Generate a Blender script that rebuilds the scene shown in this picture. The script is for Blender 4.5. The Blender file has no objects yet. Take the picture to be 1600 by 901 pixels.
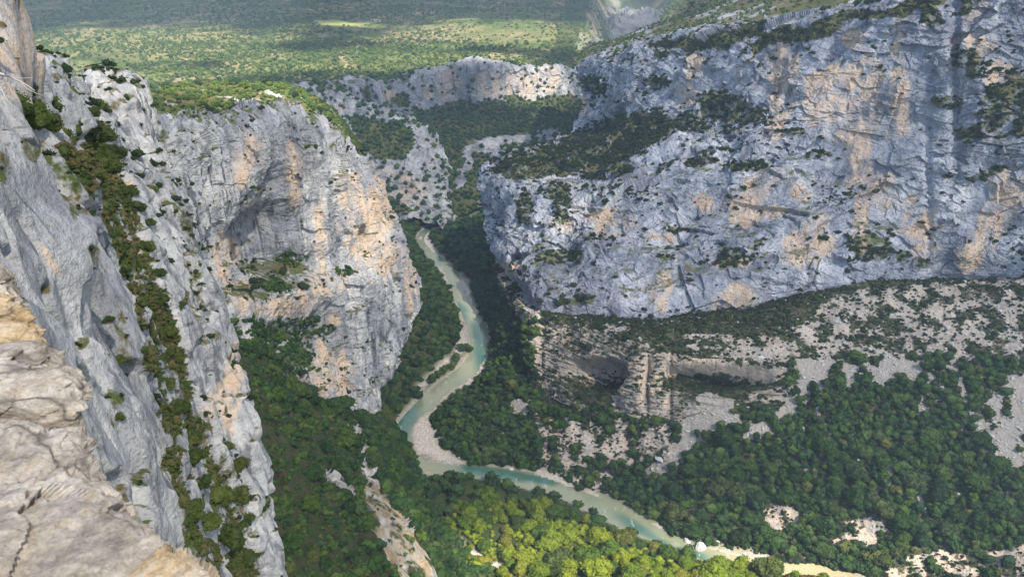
import bpy, math, time
import numpy as np
from math import radians as R
T0 = time.time()
rng = np.random.default_rng(7)
S = bpy.context.scene
COL = S.collection
# ------------------------------------------------------------------ camera
CAMZ = 400.0; PITCH = R(23); F = 1250.0
cd = bpy.data.cameras.new('camera'); cam = bpy.data.objects.new('camera', cd); COL.objects.link(cam)
cam.location = (0, 0, CAMZ); cam.rotation_euler = (R(90)-PITCH, 0, 0)
cd.sensor_width = 36; cd.lens = 36*F/1600; cd.clip_start = 0.1; cd.clip_end = 40000
cd.dof.use_dof = True; cd.dof.focus_distance = 350; cd.dof.aperture_fstop = 16
S.camera = cam
# ------------------------------------------------------------------ sky, sun, exposure
SUN_EL, SUN_AZ = 47.0, 148.0          # azimuth clockwise from +Y: behind the camera, to the right
W = bpy.data.worlds.new('World'); S.world = W; W.use_nodes = True
wn = W.node_tree.nodes; wl = W.node_tree.links
sky = wn.new('ShaderNodeTexSky'); sky.sky_type = 'NISHITA'; sky.sun_disc = False
sky.sun_elevation = R(SUN_EL); sky.sun_rotation = R(SUN_AZ); sky.altitude = 900; sky.air_density = 1.0; sky.dust_density = 1.0; sky.ozone_density = 1.2
wn['Background'].inputs[1].default_value = 0.115
wl.new(sky.outputs[0], wn['Background'].inputs[0])
sl = bpy.data.lights.new('sun', 'SUN'); sl.energy = 4.6; sl.angle = R(0.6); sl.color = (1.0, 0.93, 0.82)
sun = bpy.data.objects.new('sun', sl); COL.objects.link(sun)
sun.rotation_euler = (R(90-SUN_EL), 0, R(180-SUN_AZ)); sun.location = (300, -300, 1500)
SUNV = np.array([math.sin(R(SUN_AZ))*math.cos(R(SUN_EL)), math.cos(R(SUN_AZ))*math.cos(R(SUN_EL)), math.sin(R(SUN_EL))])
vs = S.view_settings; vs.view_transform = 'Standard'; vs.look = 'None'; vs.gamma = 1; vs.exposure = 1.68
S.render.engine = 'CYCLES'
S.cycles.max_bounces = 6; S.cycles.diffuse_bounces = 3; S.cycles.volume_bounces = 0; S.cycles.transparent_max_bounces = 8
S.cycles.use_denoising = True; S.cycles.use_adaptive_sampling = True

# ------------------------------------------------------------------ helpers: projection, noise, meshes
cp, sp = math.cos(PITCH), math.sin(PITCH)
def world(px, py, Y):
    px = np.asarray(px, float); py = np.asarray(py, float); Y = np.asarray(Y, float)
    a = (px-800)/F; b = (450.5-py)/F
    dy = cp+b*sp; dz = -sp+b*cp; t = Y/dy
    return np.stack([a*t, Y+0*t, CAMZ+dz*t], -1)
def world_z(px, py, z):
    b = (450.5-np.asarray(py, float))/F
    return world(px, py, (z-CAMZ)/((-sp+b*cp)/(cp+b*sp)))
def project(P):
    y = P[..., 1]; z = P[..., 2]-CAMZ
    d = y*cp-z*sp; u = y*sp+z*cp
    d = np.where(np.abs(d) < 1e-3, 1e-3, d)
    return 800+F*P[..., 0]/d, 450.5-F*u/d, d
def smooth(a, b, x):
    t = np.clip((x-a)/(b-a), 0, 1); return t*t*(3-2*t)
def hsh(ix, iy, iz, s):
    h = (ix.astype(np.int64)*374761393+iy.astype(np.int64)*668265263+iz.astype(np.int64)*2147483647+s*974634777) & 0xffffffff
    h = ((h ^ (h >> 13))*1274126177) & 0xffffffff
    h = ((h ^ (h >> 15))*2246822519) & 0xffffffff
    return ((h ^ (h >> 16)) & 0xffffff).astype(np.float32)/0xffffff
def vnoise(p, s=0):
    f = np.floor(p); w = (p-f).astype(np.float32); i = f.astype(np.int64); w = w*w*w*(w*(w*6-15)+10)
    r = 0
    for dx in (0, 1):
        for dy in (0, 1):
            for dz in (0, 1):
                h = hsh(i[:, 0]+dx, i[:, 1]+dy, i[:, 2]+dz, s)
                r = r+h*(w[:, 0] if dx else 1-w[:, 0])*(w[:, 1] if dy else 1-w[:, 1])*(w[:, 2] if dz else 1-w[:, 2])
    return r*2-1
def fbm(p, sc, octv=4, s=0, gain=.5):
    p = p/np.asarray(sc, float); r = 0; a = 1; n = 0
    for k in range(octv):
        r = r+a*vnoise(p+17.3*k, s+k*31); n += a; a *= gain; p = p*2.03
    return r/n
def ridged(p, sc, octv=3, s=0):
    p = p/np.asarray(sc, float); r = 0; a = 1; n = 0
    for k in range(octv):
        r = r+a*(1-2*np.abs(vnoise(p+9.1*k, s+k*13))); n += a; a *= .5; p = p*2.1
    return r/n
def facet(p, sc, s=0, tilt=.8):
    """every cell of a jittered lattice is a plane with its own offset and tilt: broken, blocky rock"""
    q = p/np.asarray(sc, float); b = np.floor(q-.5); best = np.full(len(q), 9e9); out = np.zeros(len(q))
    for dx in (0, 1):
        for dy in (0, 1):
            for dz in (0, 1):
                c = b+np.array([dx, dy, dz]); i = c.astype(np.int64)
                j = np.stack([hsh(i[:, 0], i[:, 1], i[:, 2], s+k) for k in range(3)], -1)
                dv = q-(c+.15+.7*j); d = (dv*dv).sum(1)
                g = np.stack([hsh(i[:, 0], i[:, 1], i[:, 2], s+7+k)-.5 for k in range(4)], -1)
                v = g[:, 3]+tilt*(dv*g[:, :3]).sum(1)*2
                m = d < best; best = np.where(m, d, best); out = np.where(m, v, out)
    return out
def blob(px, py, items, wob=0., seed=0, soft=.35):
    """union of soft ellipses (px, py, rx, ry[, angle]) on the surface, edges broken up by wob"""
    r = np.zeros(len(px))
    for it in items:
        x, y, rx, ry = it[:4]; a = R(it[4]) if len(it) > 4 else 0
        u = (px-x)*math.cos(a)+(py-y)*math.sin(a); v = -(px-x)*math.sin(a)+(py-y)*math.cos(a)
        d = np.sqrt((u/rx)**2+(v/ry)**2)+wob
        r = np.maximum(r, 1-smooth(1-soft, 1+soft, d))
    return r
def inpoly(px, py, poly):
    c = np.zeros(len(px), bool); n = len(poly)
    for k in range(n):
        x1, y1 = poly[k]; x2, y2 = poly[(k+1) % n]
        if y1 == y2: continue
        m = ((y1 > py) != (y2 > py)) & (px < (x2-x1)*(py-y1)/(y2-y1)+x1); c ^= m
    return c
def polys(px, py, items): 
    r = np.zeros(len(px), bool)
    for p in items: r |= inpoly(px, py, p)
    return r
def hermite(P, t, T):
    """P: (n, ...) at parameters t -> values at T, cubic with limited tangents"""
    n = len(t); m = np.zeros_like(P); dt = np.diff(t); dP = np.diff(P, axis=0)/dt.reshape((-1,)+(1,)*(P.ndim-1))
    m[0] = dP[0]; m[-1] = dP[-1]
    if n > 2: m[1:-1] = .5*(dP[1:]+dP[:-1])
    k = np.clip(np.searchsorted(t, T)-1, 0, n-2); h = dt[k]; s = (T-t[k])/h
    sh = (-1,)+(1,)*(P.ndim-1); s = s.reshape(sh); h = h.reshape(sh)
    return (2*s**3-3*s**2+1)*P[k]+(s**3-2*s**2+s)*h*m[k]+(-2*s**3+3*s**2)*P[k+1]+(s**3-s**2)*h*m[k+1]
def loft_grid(rows, nu, nv):
    """rows: control rows, each a list of (px, py, Y) or world arrays. Returns grid (nv, nu, 3)."""
    C = np.array([[world(*c) if not isinstance(c, np.ndarray) else c for c in r] for r in rows])
    PX, PY, _ = project(C)
    D_ = np.maximum(_, 8.); su = np.linalg.norm(np.diff(C, axis=1), axis=-1)/D_[:, 1:]*F; sv = np.linalg.norm(np.diff(C, axis=0), axis=-1)/D_[1:]*F
    lu = (np.hypot(np.diff(PX, axis=1), np.diff(PY, axis=1))*.6+np.minimum(su, 500)*.4).mean(0)+3; lv = (np.hypot(np.diff(PX, axis=0), np.diff(PY, axis=0))*.6+np.minimum(sv, 500)*.4).mean(1)+3
    tu = np.r_[0, np.cumsum(lu)]; tv = np.r_[0, np.cumsum(lv)]
    A = hermite(C.transpose(1, 0, 2), tu, np.linspace(0, tu[-1], nu))       # nu, R, 3
    return hermite(A.transpose(1, 0, 2), tv, np.linspace(0, tv[-1], nv))    # nv, nu, 3
def gnormal(G, toward=None):
    n = np.cross(np.gradient(G, axis=1), np.gradient(G, axis=0)); n /= np.linalg.norm(n, axis=-1, keepdims=True)+1e-9
    to = (np.array([0, 0, CAMZ])-G) if toward is None else np.broadcast_to(toward, G.shape)
    if (n*to).sum(-1).mean() < 0: n = -n
    return n
def mesh_np(name, V, Fc, mat, attrs=None, smooth_=False, parent=None, link=True):
    """V (n,3); Fc: (m,4) or (m,3) int array, or list of two such arrays"""
    Fl = Fc if isinstance(Fc, list) else [Fc]
    me = bpy.data.meshes.new(name); nv = len(V)
    loops = np.concatenate([f.ravel() for f in Fl]).astype(np.int32)
    tot = np.concatenate([np.full(len(f), f.shape[1], np.int32) for f in Fl]); st = np.r_[0, np.cumsum(tot)[:-1]].astype(np.int32)
    me.vertices.add(nv); me.vertices.foreach_set('co', np.ascontiguousarray(V, np.float32).ravel())
    me.loops.add(len(loops)); me.loops.foreach_set('vertex_index', loops)
    me.polygons.add(len(tot)); me.polygons.foreach_set('loop_start', st); me.polygons.foreach_set('loop_total', tot)
    me.polygons.foreach_set('use_smooth', np.full(len(tot), bool(smooth_)))
    for k, a in (attrs or {}).items():
        at = me.attributes.new(k, 'FLOAT', 'POINT'); at.data.foreach_set('value', np.ascontiguousarray(a, np.float32))
    me.update(calc_edges=True); me.materials.append(mat)
    if not link: return me
    o = bpy.data.objects.new(name, me); COL.objects.link(o); o.parent = parent
    return o
def quads(nv, nu):
    i = np.arange(nv*nu).reshape(nv, nu)
    return np.stack([i[:-1, :-1], i[:-1, 1:], i[1:, 1:], i[1:, :-1]], -1).reshape(-1, 4)
def tag(o, label=None, cat=None, group=None, kind=None):
    for k, v in (('label', label), ('category', cat), ('group', group), ('kind', kind)):
        if v: o[k] = v
    return o
SHEETS = {}
def gblur(A, n, it=2):
    for _ in range(it):
        for ax in (0, 1):
            q = np.moveaxis(A, ax, 0); p_ = np.concatenate([np.repeat(q[:1], n+1, 0), q, np.repeat(q[-1:], n, 0)]); c = np.cumsum(p_, 0)
            A = np.moveaxis((c[2*n+1:]-c[:-(2*n+1)])/(2*n+1), 0, ax)
    return A
def sheet(name, rows, nu, nv, disp, paint, mat, key, kind='structure', label=None, toward=None, smooth_=False, zonly=False, relax=0, topfade=0):
    """a rock or ground surface: lofted, displaced along its normal, with painted stains / soil as attributes"""
    G = loft_grid(rows, nu, nv); N = gblur(gnormal(G, toward), 9); N /= np.linalg.norm(N, axis=-1, keepdims=True)+1e-6
    P = G.reshape(-1, 3); n = N.reshape(-1, 3); px, py, _ = project(P)
    if zonly: n = np.broadcast_to(np.array([0, 0, 1.]), P.shape)
    d = disp(P, px, py)
    if topfade: d = (d.reshape(nv, nu)*np.clip(np.arange(nv)/topfade, .04, 1)[:, None]).ravel()
    P = P+n*d[:, None]
    if relax:
        G2 = P.reshape(nv, nu, 3)
        for _ in range(relax):
            G2 = G2.copy(); G2[1:-1, 1:-1] = .4*G2[1:-1, 1:-1]+.15*(G2[2:, 1:-1]+G2[:-2, 1:-1]+G2[1:-1, 2:]+G2[1:-1, :-2])
        P = G2.reshape(-1, 3)
    G2 = P.reshape(nv, nu, 3); N2 = gnormal(G2, toward).reshape(-1, 3)
    px, py, dep = project(P); at = paint(P, N2, px, py)
    o = mesh_np(name, P, quads(nv, nu), mat, at, smooth_)
    tag(o, label=label, kind=kind)
    SHEETS[key] = dict(P=P, N=N2, px=px, py=py, dep=dep, at=at, nu=nu, nv=nv)
    print(key, len(P), round(time.time()-T0, 1)); return o

# ------------------------------------------------------------------ materials
def newmat(name, rough=.9, spec=.2):
    m = bpy.data.materials.new(name); m.use_nodes = True; nt = m.node_tree; b = nt.nodes['Principled BSDF']
    b.inputs['Roughness'].default_value = rough; b.inputs['Specular IOR Level'].default_value = spec
    return m, nt, b
class NT:
    def __init__(s, nt): s.nt = nt
    def n(s, t, **kw):
        x = s.nt.nodes.new(t)
        for k, v in kw.items(): setattr(x, k, v)
        return x
    def l(s, a, b): s.nt.links.new(a, b)
    def pos(s): return s.n('ShaderNodeNewGeometry').outputs['Position']
    def scaled(s, v, sc):
        m = s.n('ShaderNodeVectorMath', operation='MULTIPLY'); s.l(v, m.inputs[0]); m.inputs[1].default_value = sc; return m.outputs[0]
    def noise(s, v, scale, detail=4, rough=.55, dist=0):
        x = s.n('ShaderNodeTexNoise'); s.l(v, x.inputs['Vector']); x.inputs['Scale'].default_value = scale
        x.inputs['Detail'].default_value = detail; x.inputs['Roughness'].default_value = rough; x.inputs['Distortion'].default_value = dist; return x.outputs['Fac']
    def ramp(s, v, stops):
        r = s.n('ShaderNodeValToRGB'); s.l(v, r.inputs[0]); e = r.color_ramp.elements
        while len(e) < len(stops): e.new(.5)
        for k, (p, c) in enumerate(stops):
            e[k].position = p; e[k].color = (c, c, c, 1) if not isinstance(c, tuple) else c+(1,)
        return r.outputs[0]
    def mix(s, f, a, b, mode='MIX'):
        x = s.n('ShaderNodeMix', data_type='RGBA', blend_type=mode)
        for i, v in ((0, f), (6, a), (7, b)):
            if isinstance(v, (int, float)): x.inputs[i].default_value = v
            elif isinstance(v, tuple): x.inputs[i].default_value = v+(1,)
            else: s.l(v, x.inputs[i])
        return x.outputs[2]
    def math(s, op, a, b=None, c=None):
        x = s.n('ShaderNodeMath', operation=op)
        for i, v in ((0, a), (1, b), (2, c)):
            if v is None: continue
            if isinstance(v, (int, float)): x.inputs[i].default_value = v
            else: s.l(v, x.inputs[i])
        return x.outputs[0]
    def attr(s, name):
        return s.n('ShaderNodeAttribute', attribute_name=name).outputs['Fac']
    def bump(s, h, strength, dist, bsdf):
        b = s.n('ShaderNodeBump'); b.inputs['Strength'].default_value = strength; b.inputs['Distance'].default_value = dist
        s.l(h, b.inputs['Height']); s.l(b.outputs[0], bsdf.inputs['Normal'])
def rock_mat(name, m=1.0, lo=(.27, .28, .30), mid=(.44, .44, .45), hi=(.60, .58, .55), soil=(.13, .115, .055), grass=(.085, .10, .03), orange=(.54, .36, .22), bumpd=None, pits=.5, warm2=(.60, .50, .40), slot=1.):
    """limestone; m: metres per unit of the main mottling"""
    mat, nt, b = newmat(name, .92, .15); k = NT(nt); P = k.pos()
    n1 = k.noise(P, .045/m, 6, .6, .3); st = k.noise(k.scaled(P, (1, 1, .14)), .22/m, 6, .65, .4); n2 = k.noise(P, .5/m, 5, .65)
    f = k.math('ADD', k.math('MULTIPLY', n1, .35), k.math('ADD', k.math('MULTIPLY', st, .4), k.math('MULTIPLY', n2, .25)))
    base = k.ramp(f, [(.40, lo), (.49, mid), (.58, hi)])
    stn = k.ramp(k.noise(k.scaled(P, (1, 1, .09)), .40/m, 6, .68, .3), [(.51, 0.), (.60, 1.)])
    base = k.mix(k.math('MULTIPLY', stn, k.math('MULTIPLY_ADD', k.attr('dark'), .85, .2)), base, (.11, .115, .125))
    # warm fresh-broken rock
    on = k.math('MULTIPLY', k.attr('orange'), k.ramp(k.noise(k.scaled(P, (1, 1, .22)), .3/m, 7, .68, .4), [(.38, 0.), (.56, 1.)]))
    oc = k.mix(k.noise(P, .3/m, 4), orange, warm2); base = k.mix(on, base, oc)
    pit = k.ramp(k.noise(k.scaled(P, (1, 1, slot)), 1.5/m, 5, .75), [(.36, 1.), (.43, 0.)]); pm = k.ramp(k.noise(P, .12/m, 3), [(.38, .35), (.6, 1.)])
    base = k.mix(k.math('MULTIPLY', k.math('MULTIPLY', pit, pits), pm), base, (.055, .058, .055))
    # scree / pale rubble
    sc = k.mix(k.noise(P, 1.2/m, 5, .7), (.20, .18, .155), (.42, .375, .32)); base = k.mix(k.attr('scree'), base, sc)
    # soil and grass
    vg = k.math('ADD', k.attr('veg'), k.math('MULTIPLY_ADD', k.noise(P, .6/m, 5, .7), 1.0, -.5))
    vg = k.ramp(vg, [(.38, 0.), (.58, 1.)])
    sg = k.mix(k.ramp(k.noise(P, .2/m, 5, .65), [(.38, 0.), (.6, 1.)]), soil, grass); base = k.mix(vg, base, sg)
    k.l(base, b.inputs['Base Color'])
    h = k.math('ADD', n2, k.math('MULTIPLY', k.noise(P, 2.2/m, 5, .7), .5))
    k.bump(h, .8, bumpd or 1.6*m, b)
    return mat
M_ROCK = rock_mat('limestone_far_wall', 4.2, lo=(.14, .15, .19), mid=(.28, .30, .35), hi=(.50, .51, .54), pits=.8, slot=2.)
M_ROCKM = rock_mat('limestone_mid_wall', 2.8, lo=(.22, .22, .24), mid=(.32, .32, .33), hi=(.52, .50, .47), pits=.9, slot=.35)
M_ROCKN = rock_mat('limestone_near_wall', .9, lo=(.22, .22, .225), mid=(.35, .345, .34), hi=(.50, .485, .46), pits=.6, soil=(.13, .10, .05), grass=(.07, .09, .025))
M_BACK = rock_mat('limestone_back_wall', 7., pits=.8, lo=(.17, .17, .19), mid=(.30, .30, .31), hi=(.50, .48, .46))

def ground_mat():
    mat, nt, b = newmat('valley_floor', .95, .1); k = NT(nt); P = k.pos()
    base = k.mix(k.ramp(k.noise(P, .05, 5), [(.4, 0.), (.6, 1.)]), (.05, .06, .02), (.03, .05, .014))
    gr = k.ramp(k.noise(P, .35, 6, .7), [(.3, (.28, .25, .20)), (.5, (.44, .39, .32)), (.7, (.60, .54, .46))])
    base = k.mix(k.attr('scree'), base, gr); k.l(base, b.inputs['Base Color']); k.bump(k.noise(P, .6, 6, .7), .7, 1.2, b); return mat
M_GROUND = ground_mat()
def water_mat():
    mat, nt, b = newmat('river_water', .12, .5); k = NT(nt); P = k.pos()
    tq = k.attr('deep'); c = k.mix(k.noise(P, .03, 4, .6), (.25, .24, .14), (.17, .20, .13))
    c = k.mix(k.attr('silt'), c, (.44, .36, .20)); c = k.mix(k.math('MULTIPLY', tq, .95), c, (.018, .095, .07)); c = k.mix(k.ramp(k.noise(k.scaled(P, (1, .5, 1)), .16, 7, .75, .5), [(.60, 0.), (.66, .55)]), c, (.55, .55, .50)); k.l(c, b.inputs['Base Color'])
    k.bump(k.noise(k.scaled(P, (1, .5, 1)), .9, 4, .6), .25, .12, b); return mat
M_WATER = water_mat()
def plain_mat():
    mat, nt, b = newmat('plateau_ground', 1., .05); k = NT(nt); P = k.scaled(k.pos(), (1, .55, 1))
    a = k.noise(P, .0045, 7, .65, .6); c = k.ramp(a, [(.36, (.07, .11, .03)), (.43, (.15, .20, .05)), (.50, (.24, .24, .09)), (.58, (.40, .32, .17))])
    c = k.mix(k.ramp(k.noise(P, .022, 6, .7), [(.42, 0.), (.55, .7)]), c, (.05, .09, .025))
    c = k.mix(k.attr('field'), c, (.34, .38, .12)); c = k.mix(k.attr('veg'), c, (.04, .06, .02)); c = k.mix(k.math('MULTIPLY', k.attr('orange'), .6), c, k.mix(k.noise(P, .009, 6, .7), (.12, .17, .04), (.40, .33, .17)))  # 'orange' here carries painted sunlit patches and the tan of the bare hill
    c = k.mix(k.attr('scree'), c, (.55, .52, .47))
    k.l(c, b.inputs['Base Color']); k.bump(k.noise(P, .05, 6, .7), .9, 22, b); return mat
M_PLAIN = plain_mat()
def leaf_mat(name, cols, attr=True, trans=.25):
    mat, nt, b = newmat(name, .7, .2); k = NT(nt)
    v = k.attr('rnd') if attr else k.n('ShaderNodeObjectInfo').outputs['Random']
    st = [(i/(len(cols)-1), c) for i, c in enumerate(cols)]; c = k.ramp(v, st)
    c = k.mix(k.noise(k.pos(), .5, 3, .6), c, k.mix(1., c, (.55, .62, .5), 'MULTIPLY'))
    k.l(c, b.inputs['Base Color'])
    t = k.n('ShaderNodeBsdfTranslucent'); k.l(k.mix(.5, c, (.16, .22, .03)), t.inputs[0]); mx = k.n('ShaderNodeMixShader'); mx.inputs[0].default_value = trans
    k.l(b.outputs[0], mx.inputs[1]); k.l(t.outputs[0], mx.inputs[2]); k.l(mx.outputs[0], nt.nodes['Material Output'].inputs[0]); return mat
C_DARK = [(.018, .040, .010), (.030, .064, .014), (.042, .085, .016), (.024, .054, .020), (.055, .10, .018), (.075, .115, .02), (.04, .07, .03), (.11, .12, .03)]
C_GROVE_LIT = [(.06, .11, .018), (.15, .21, .016), (.26, .30, .02), (.10, .17, .02), (.31, .33, .024), (.19, .25, .02), (.29, .26, .04), (.06, .10, .025)]  # sunshine painted in: brighter, yellower greens than C_DARK for the lit grove
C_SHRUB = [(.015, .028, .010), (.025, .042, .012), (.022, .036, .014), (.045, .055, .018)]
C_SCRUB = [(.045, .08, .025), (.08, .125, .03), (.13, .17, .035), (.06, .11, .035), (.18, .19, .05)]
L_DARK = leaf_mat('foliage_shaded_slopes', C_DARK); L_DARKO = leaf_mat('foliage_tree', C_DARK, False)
L_GROVEO = leaf_mat('foliage_grove_lit', C_GROVE_LIT, False, .35); L_SHRUB = leaf_mat('foliage_shrub', C_SHRUB); L_SHRUBO = leaf_mat('foliage_shrub_plant', C_SHRUB, False)
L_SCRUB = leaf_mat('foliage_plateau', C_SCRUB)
def plain(name, c, rough=.9):
    mat, nt, b = newmat(name, rough); k = NT(nt)
    k.l(k.mix(k.noise(k.pos(), 3, 4), tuple(x*.7 for x in c), tuple(min(1, x*1.2) for x in c)), b.inputs['Base Color']); return mat
M_BARK = plain('bark', (.16, .13, .10)); M_DEAD = plain('bleached_wood', (.42, .38, .34))
M_BOULD = rock_mat('boulder_limestone', .8, lo=(.42, .41, .39), mid=(.58, .56, .53), hi=(.70, .68, .64))

# ------------------------------------------------------------------ rock displacement recipes
def D_cliff(big, mid, small, seed, vert=2.2, strata=0.):
    def f(P, px, py):
        d = fbm(P, (big*2.2, big*2.2, big*2.6), 3, seed)*big*.5
        d += ridged(P, (big*.9, big*.9, big*vert), 2, seed+3)*mid*.6
        w = P+np.stack([fbm(P, mid*3, 2, seed+5)]*3, -1)*mid
        d += facet(w, (mid*2.2, mid*2.2, mid*1.3*vert*.6), seed+11)*mid*.55
        d += facet(w, (small*3, small*3, small*2.*(vert*.5)), seed+23)*small*.55
        d += fbm(P, (small*1.6, small*1.6, small*1.), 3, seed+41)*small*.4
        if strata: d += vnoise(np.stack([P[:, 0]*.004, P[:, 1]*.004, P[:, 2]/(strata)], -1), seed+61)*small*1.3
        return d
    return f
def dent(px, py, items):
    r = np.zeros(len(px))
    for x, y, rx, ry, a in items: r += -a*np.exp(-((px-x)/rx)**2-((py-y)/ry)**2)
    return r
Z = np.zeros
# ------------------------------------------------------------------ far side: wall of the massif
U = [  # columns: rim, foot of upper tier, top of lower wall, middle, foot
 [(898,104,1250),(893,205,1180),(765,265,1000),(763,335,950),(765,402,900)],
 [(925,88,1210),(925,200,1130),(810,275,930),(800,375,850),(800,450,790)],
 [(960,80,1170),(960,200,1060),(855,288,880),(845,385,800),(838,484,712)],
 [(1050,58,1050),(1040,190,930),(930,300,810),(925,390,745),(920,492,680)],
 [(1150,38,950),(1130,175,860),(1060,270,780),(1040,385,715),(1020,497,652)],
 [(1260,20,870),(1230,140,800),(1200,240,760),(1180,350,705),(1170,474,650)],
 [(1380,-5,800),(1360,120,755),(1350,220,735),(1340,330,695),(1330,442,648)],
 [(1500,-35,760),(1490,100,715),(1485,210,700),(1480,320,675),(1470,435,643)],
 [(1620,-60,720),(1620,90,680),(1620,200,665),(1620,310,642),(1620,430,618)],
 [(1780,-80,690),(1780,90,650),(1780,200,630),(1780,310,610),(1780,428,590)]]
rows = [list(r) for r in zip(*U)]
top = [world(*c)+np.array([25, 60, -8.]) for c in rows[0]]; bot = [world(*c)+np.array([0, 14, -22.]) for c in rows[-1]]
ORANGE_R = [(1225,130,22,80,5),(1320,150,70,50,-30),(1290,130,50,25,-25),(1400,60,14,30),(1405,160,16,60),(1345,230,20,70),(1345,320,14,60),(1380,300,20,30),(1590,300,40,45,-30),(1545,360,25,50,20),
 (1275,370,30,35,-20),(1250,385,35,30,-30),(1440,360,28,50),(1515,400,18,30),(1160,330,28,30),(1180,300,20,25),(960,355,30,16),(950,340,35,14),(1030,370,30,8),(1035,460,16,32,10),(1130,470,18,20),(1160,460,25,20),
 (1100,320,20,16),(1520,70,30,20),(1560,120,30,25),(910,165,12,16),(1070,145,20,20),(1085,100,15,30),(880,350,20,14),(800,420,16,16),(1210,330,30,10),(1330,60,16,20),(1150,410,30,12),(1255,300,16,20)]
DENT_R = [(1230,160,30,14,6),(1040,372,60,12,9),(960,352,40,14,8),(1250,385,40,14,7),(1370,340,50,16,7),(1100,330,70,14,6),(890,420,20,40,9),(1495,120,8,120,12),(1450,300,6,120,6),(940,150,30,20,10),(1030,135,25,20,8),(1065,155,14,9,9),(1180,240,120,12,6),(1300,250,10,90,4)]
VEG_R = [  # shrubs rooted on ledges
 (1150,175,50,22,10),(1120,165,30,20),(1080,190,30,16),(1010,190,40,18,-10),(960,200,50,14,-10),(900,225,60,18,-15),(830,245,60,14,-12),(980,215,60,20,-5),(930,255,50,14,-5),(1100,250,24,9),(1160,262,26,9),(1180,258,18,8),(1085,255,18,10),(950,270,40,10,-10),
 (1365,385,34,24),(1150,405,28,15),(1185,378,14,9),(1410,400,12,12),(1440,410,14,10),(1500,95,16,14),(1520,105,16,24),(1480,160,28,10),(1560,170,36,34,-20),(1590,140,30,30),(1530,200,40,10,-20),(1545,270,30,8,-20),(1480,275,12,6),(1595,190,20,30),
 (1455,25,18,20),(1510,10,10,20),(1285,240,22,6),(1240,205,20,6),(1055,360,20,5),(935,140,20,12),(920,130,14,12),(1030,130,20,12),(860,400,20,12),(900,400,16,10),(880,330,14,30),(870,300,30,12),(820,320,14,30),(900,470,30,8),(1040,400,12,7),(1545,210,40,8)]
def disp_R(P, px, py):
    d = D_cliff(42, 8, 1.9, 5, 1.3, 9.)(P, px, py)+dent(px, py, DENT_R)
    led = smooth(.25, .5, vnoise(P/np.array([120, 120, 17.]), 77))      # ledges
    Pw = P+np.stack([Z(len(P)), Z(len(P)), fbm(P, 45, 3, 79)*16+fbm(P, 12, 2, 80)*4], -1); led2 = np.abs(vnoise(Pw/np.array([60, 60, 8.]), 78))+.3*smooth(-.2, .3, fbm(P, 50, 2, 76)); sm = blob(px, py, [(1370,180,120,120),(1400,330,50,70),(1540,340,40,60),(1060,440,120,40)], soft=.5)
    bl = np.interp(px, [760,800,838,920,1020,1170,1330,1470,1620,1780], [402,450,484,492,497,474,442,435,430,428])
    d = d+facet(P, (70, 70, 110), 81, .7)*11+ridged(P, (60, 60, 260), 2, 82)*4; fd = smooth(0, 46, bl-py)
    d = d*(.35+.65*fd)-5*(1-fd); led = led*fd
    return d*(1-.45*sm)+led*2.6-smooth(.12, .0, led2)*1.8
def paint_R(P, N, px, py):
    w = fbm(P, 14, 4, 91)*.8; w2 = fbm(P, 40, 4, 92)
    org = blob(px, py, ORANGE_R, w, soft=.3); org = np.maximum(org*.95, smooth(.3, .6, w2)*.35)
    veg = blob(px, py, VEG_R, w*.8, soft=.25)*.55
    up = smooth(.6, .9, N[:, 2]); veg = np.maximum(veg, up*.5)
    band = inpoly(px+w*30, py+fbm(P, 30, 4, 99)*26, [(1010,75),(1180,30),(1190,60),(1300,22),(1480,-5),(1480,12),(1330,40),(1220,78),(1160,100),(1180,70),(1040,82)])
    veg = np.maximum(veg, band*.9); g = polys(px, py, [[(760,265),(890,222),(1010,180),(1070,190),(1000,240),(900,275),(800,282)]])
    veg = np.maximum(veg, g*.6); dk = smooth(.0, .5, fbm(P, (16, 16, 70), 4, 96))
    left = smooth(1000, 800, px)*.3
    return dict(orange=org, veg=veg, scree=Z(len(px)), dark=np.clip(.1+left+.6*dk, 0, 1))
sheet('cliff', [top]+rows+[bot], 820, 480, disp_R, paint_R, M_ROCK, 'R1', smooth_=False, topfade=60, label='huge pale blue grey limestone wall across the river with warm orange stains')
# the bare hill running back from the rim
back = [[c for c in rows[0]], [(900,92,1330),(935,76,1330),(975,66,1300),(1050,40,1300),(1130,14,1290),(1240,-25,1250),(1360,-70,1200),(1500,-120,1150),(1620,-150,1100),(1780,-180,1100)]]
b2 = [world(*c)+np.array([30, 420, -40.]) for c in back[1]]
def paint_top(P, N, px, py):
    w = fbm(P, 50, 4, 191); return dict(orange=smooth(0, .5, w)*.3, veg=np.clip(.62+w*.6, 0, 1), scree=Z(len(px)), dark=Z(len(px)))
M_TOP = rock_mat('grassy_rock_top', 6., soil=(.22, .17, .085), grass=(.10, .12, .035))
sheet('hillside', [[world(*c)+np.array([0, 0, -9.]) for c in back[0]], back[1], b2], 360, 90, lambda P, px, py: fbm(P, 90, 4, 9)*9+facet(P, 18, 4)*1.2, paint_top, M_TOP, 'R0', relax=6, smooth_=True, label='grassy hillside above the rim of the pale wall', toward=np.array([0, 0, 1.]))

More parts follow.
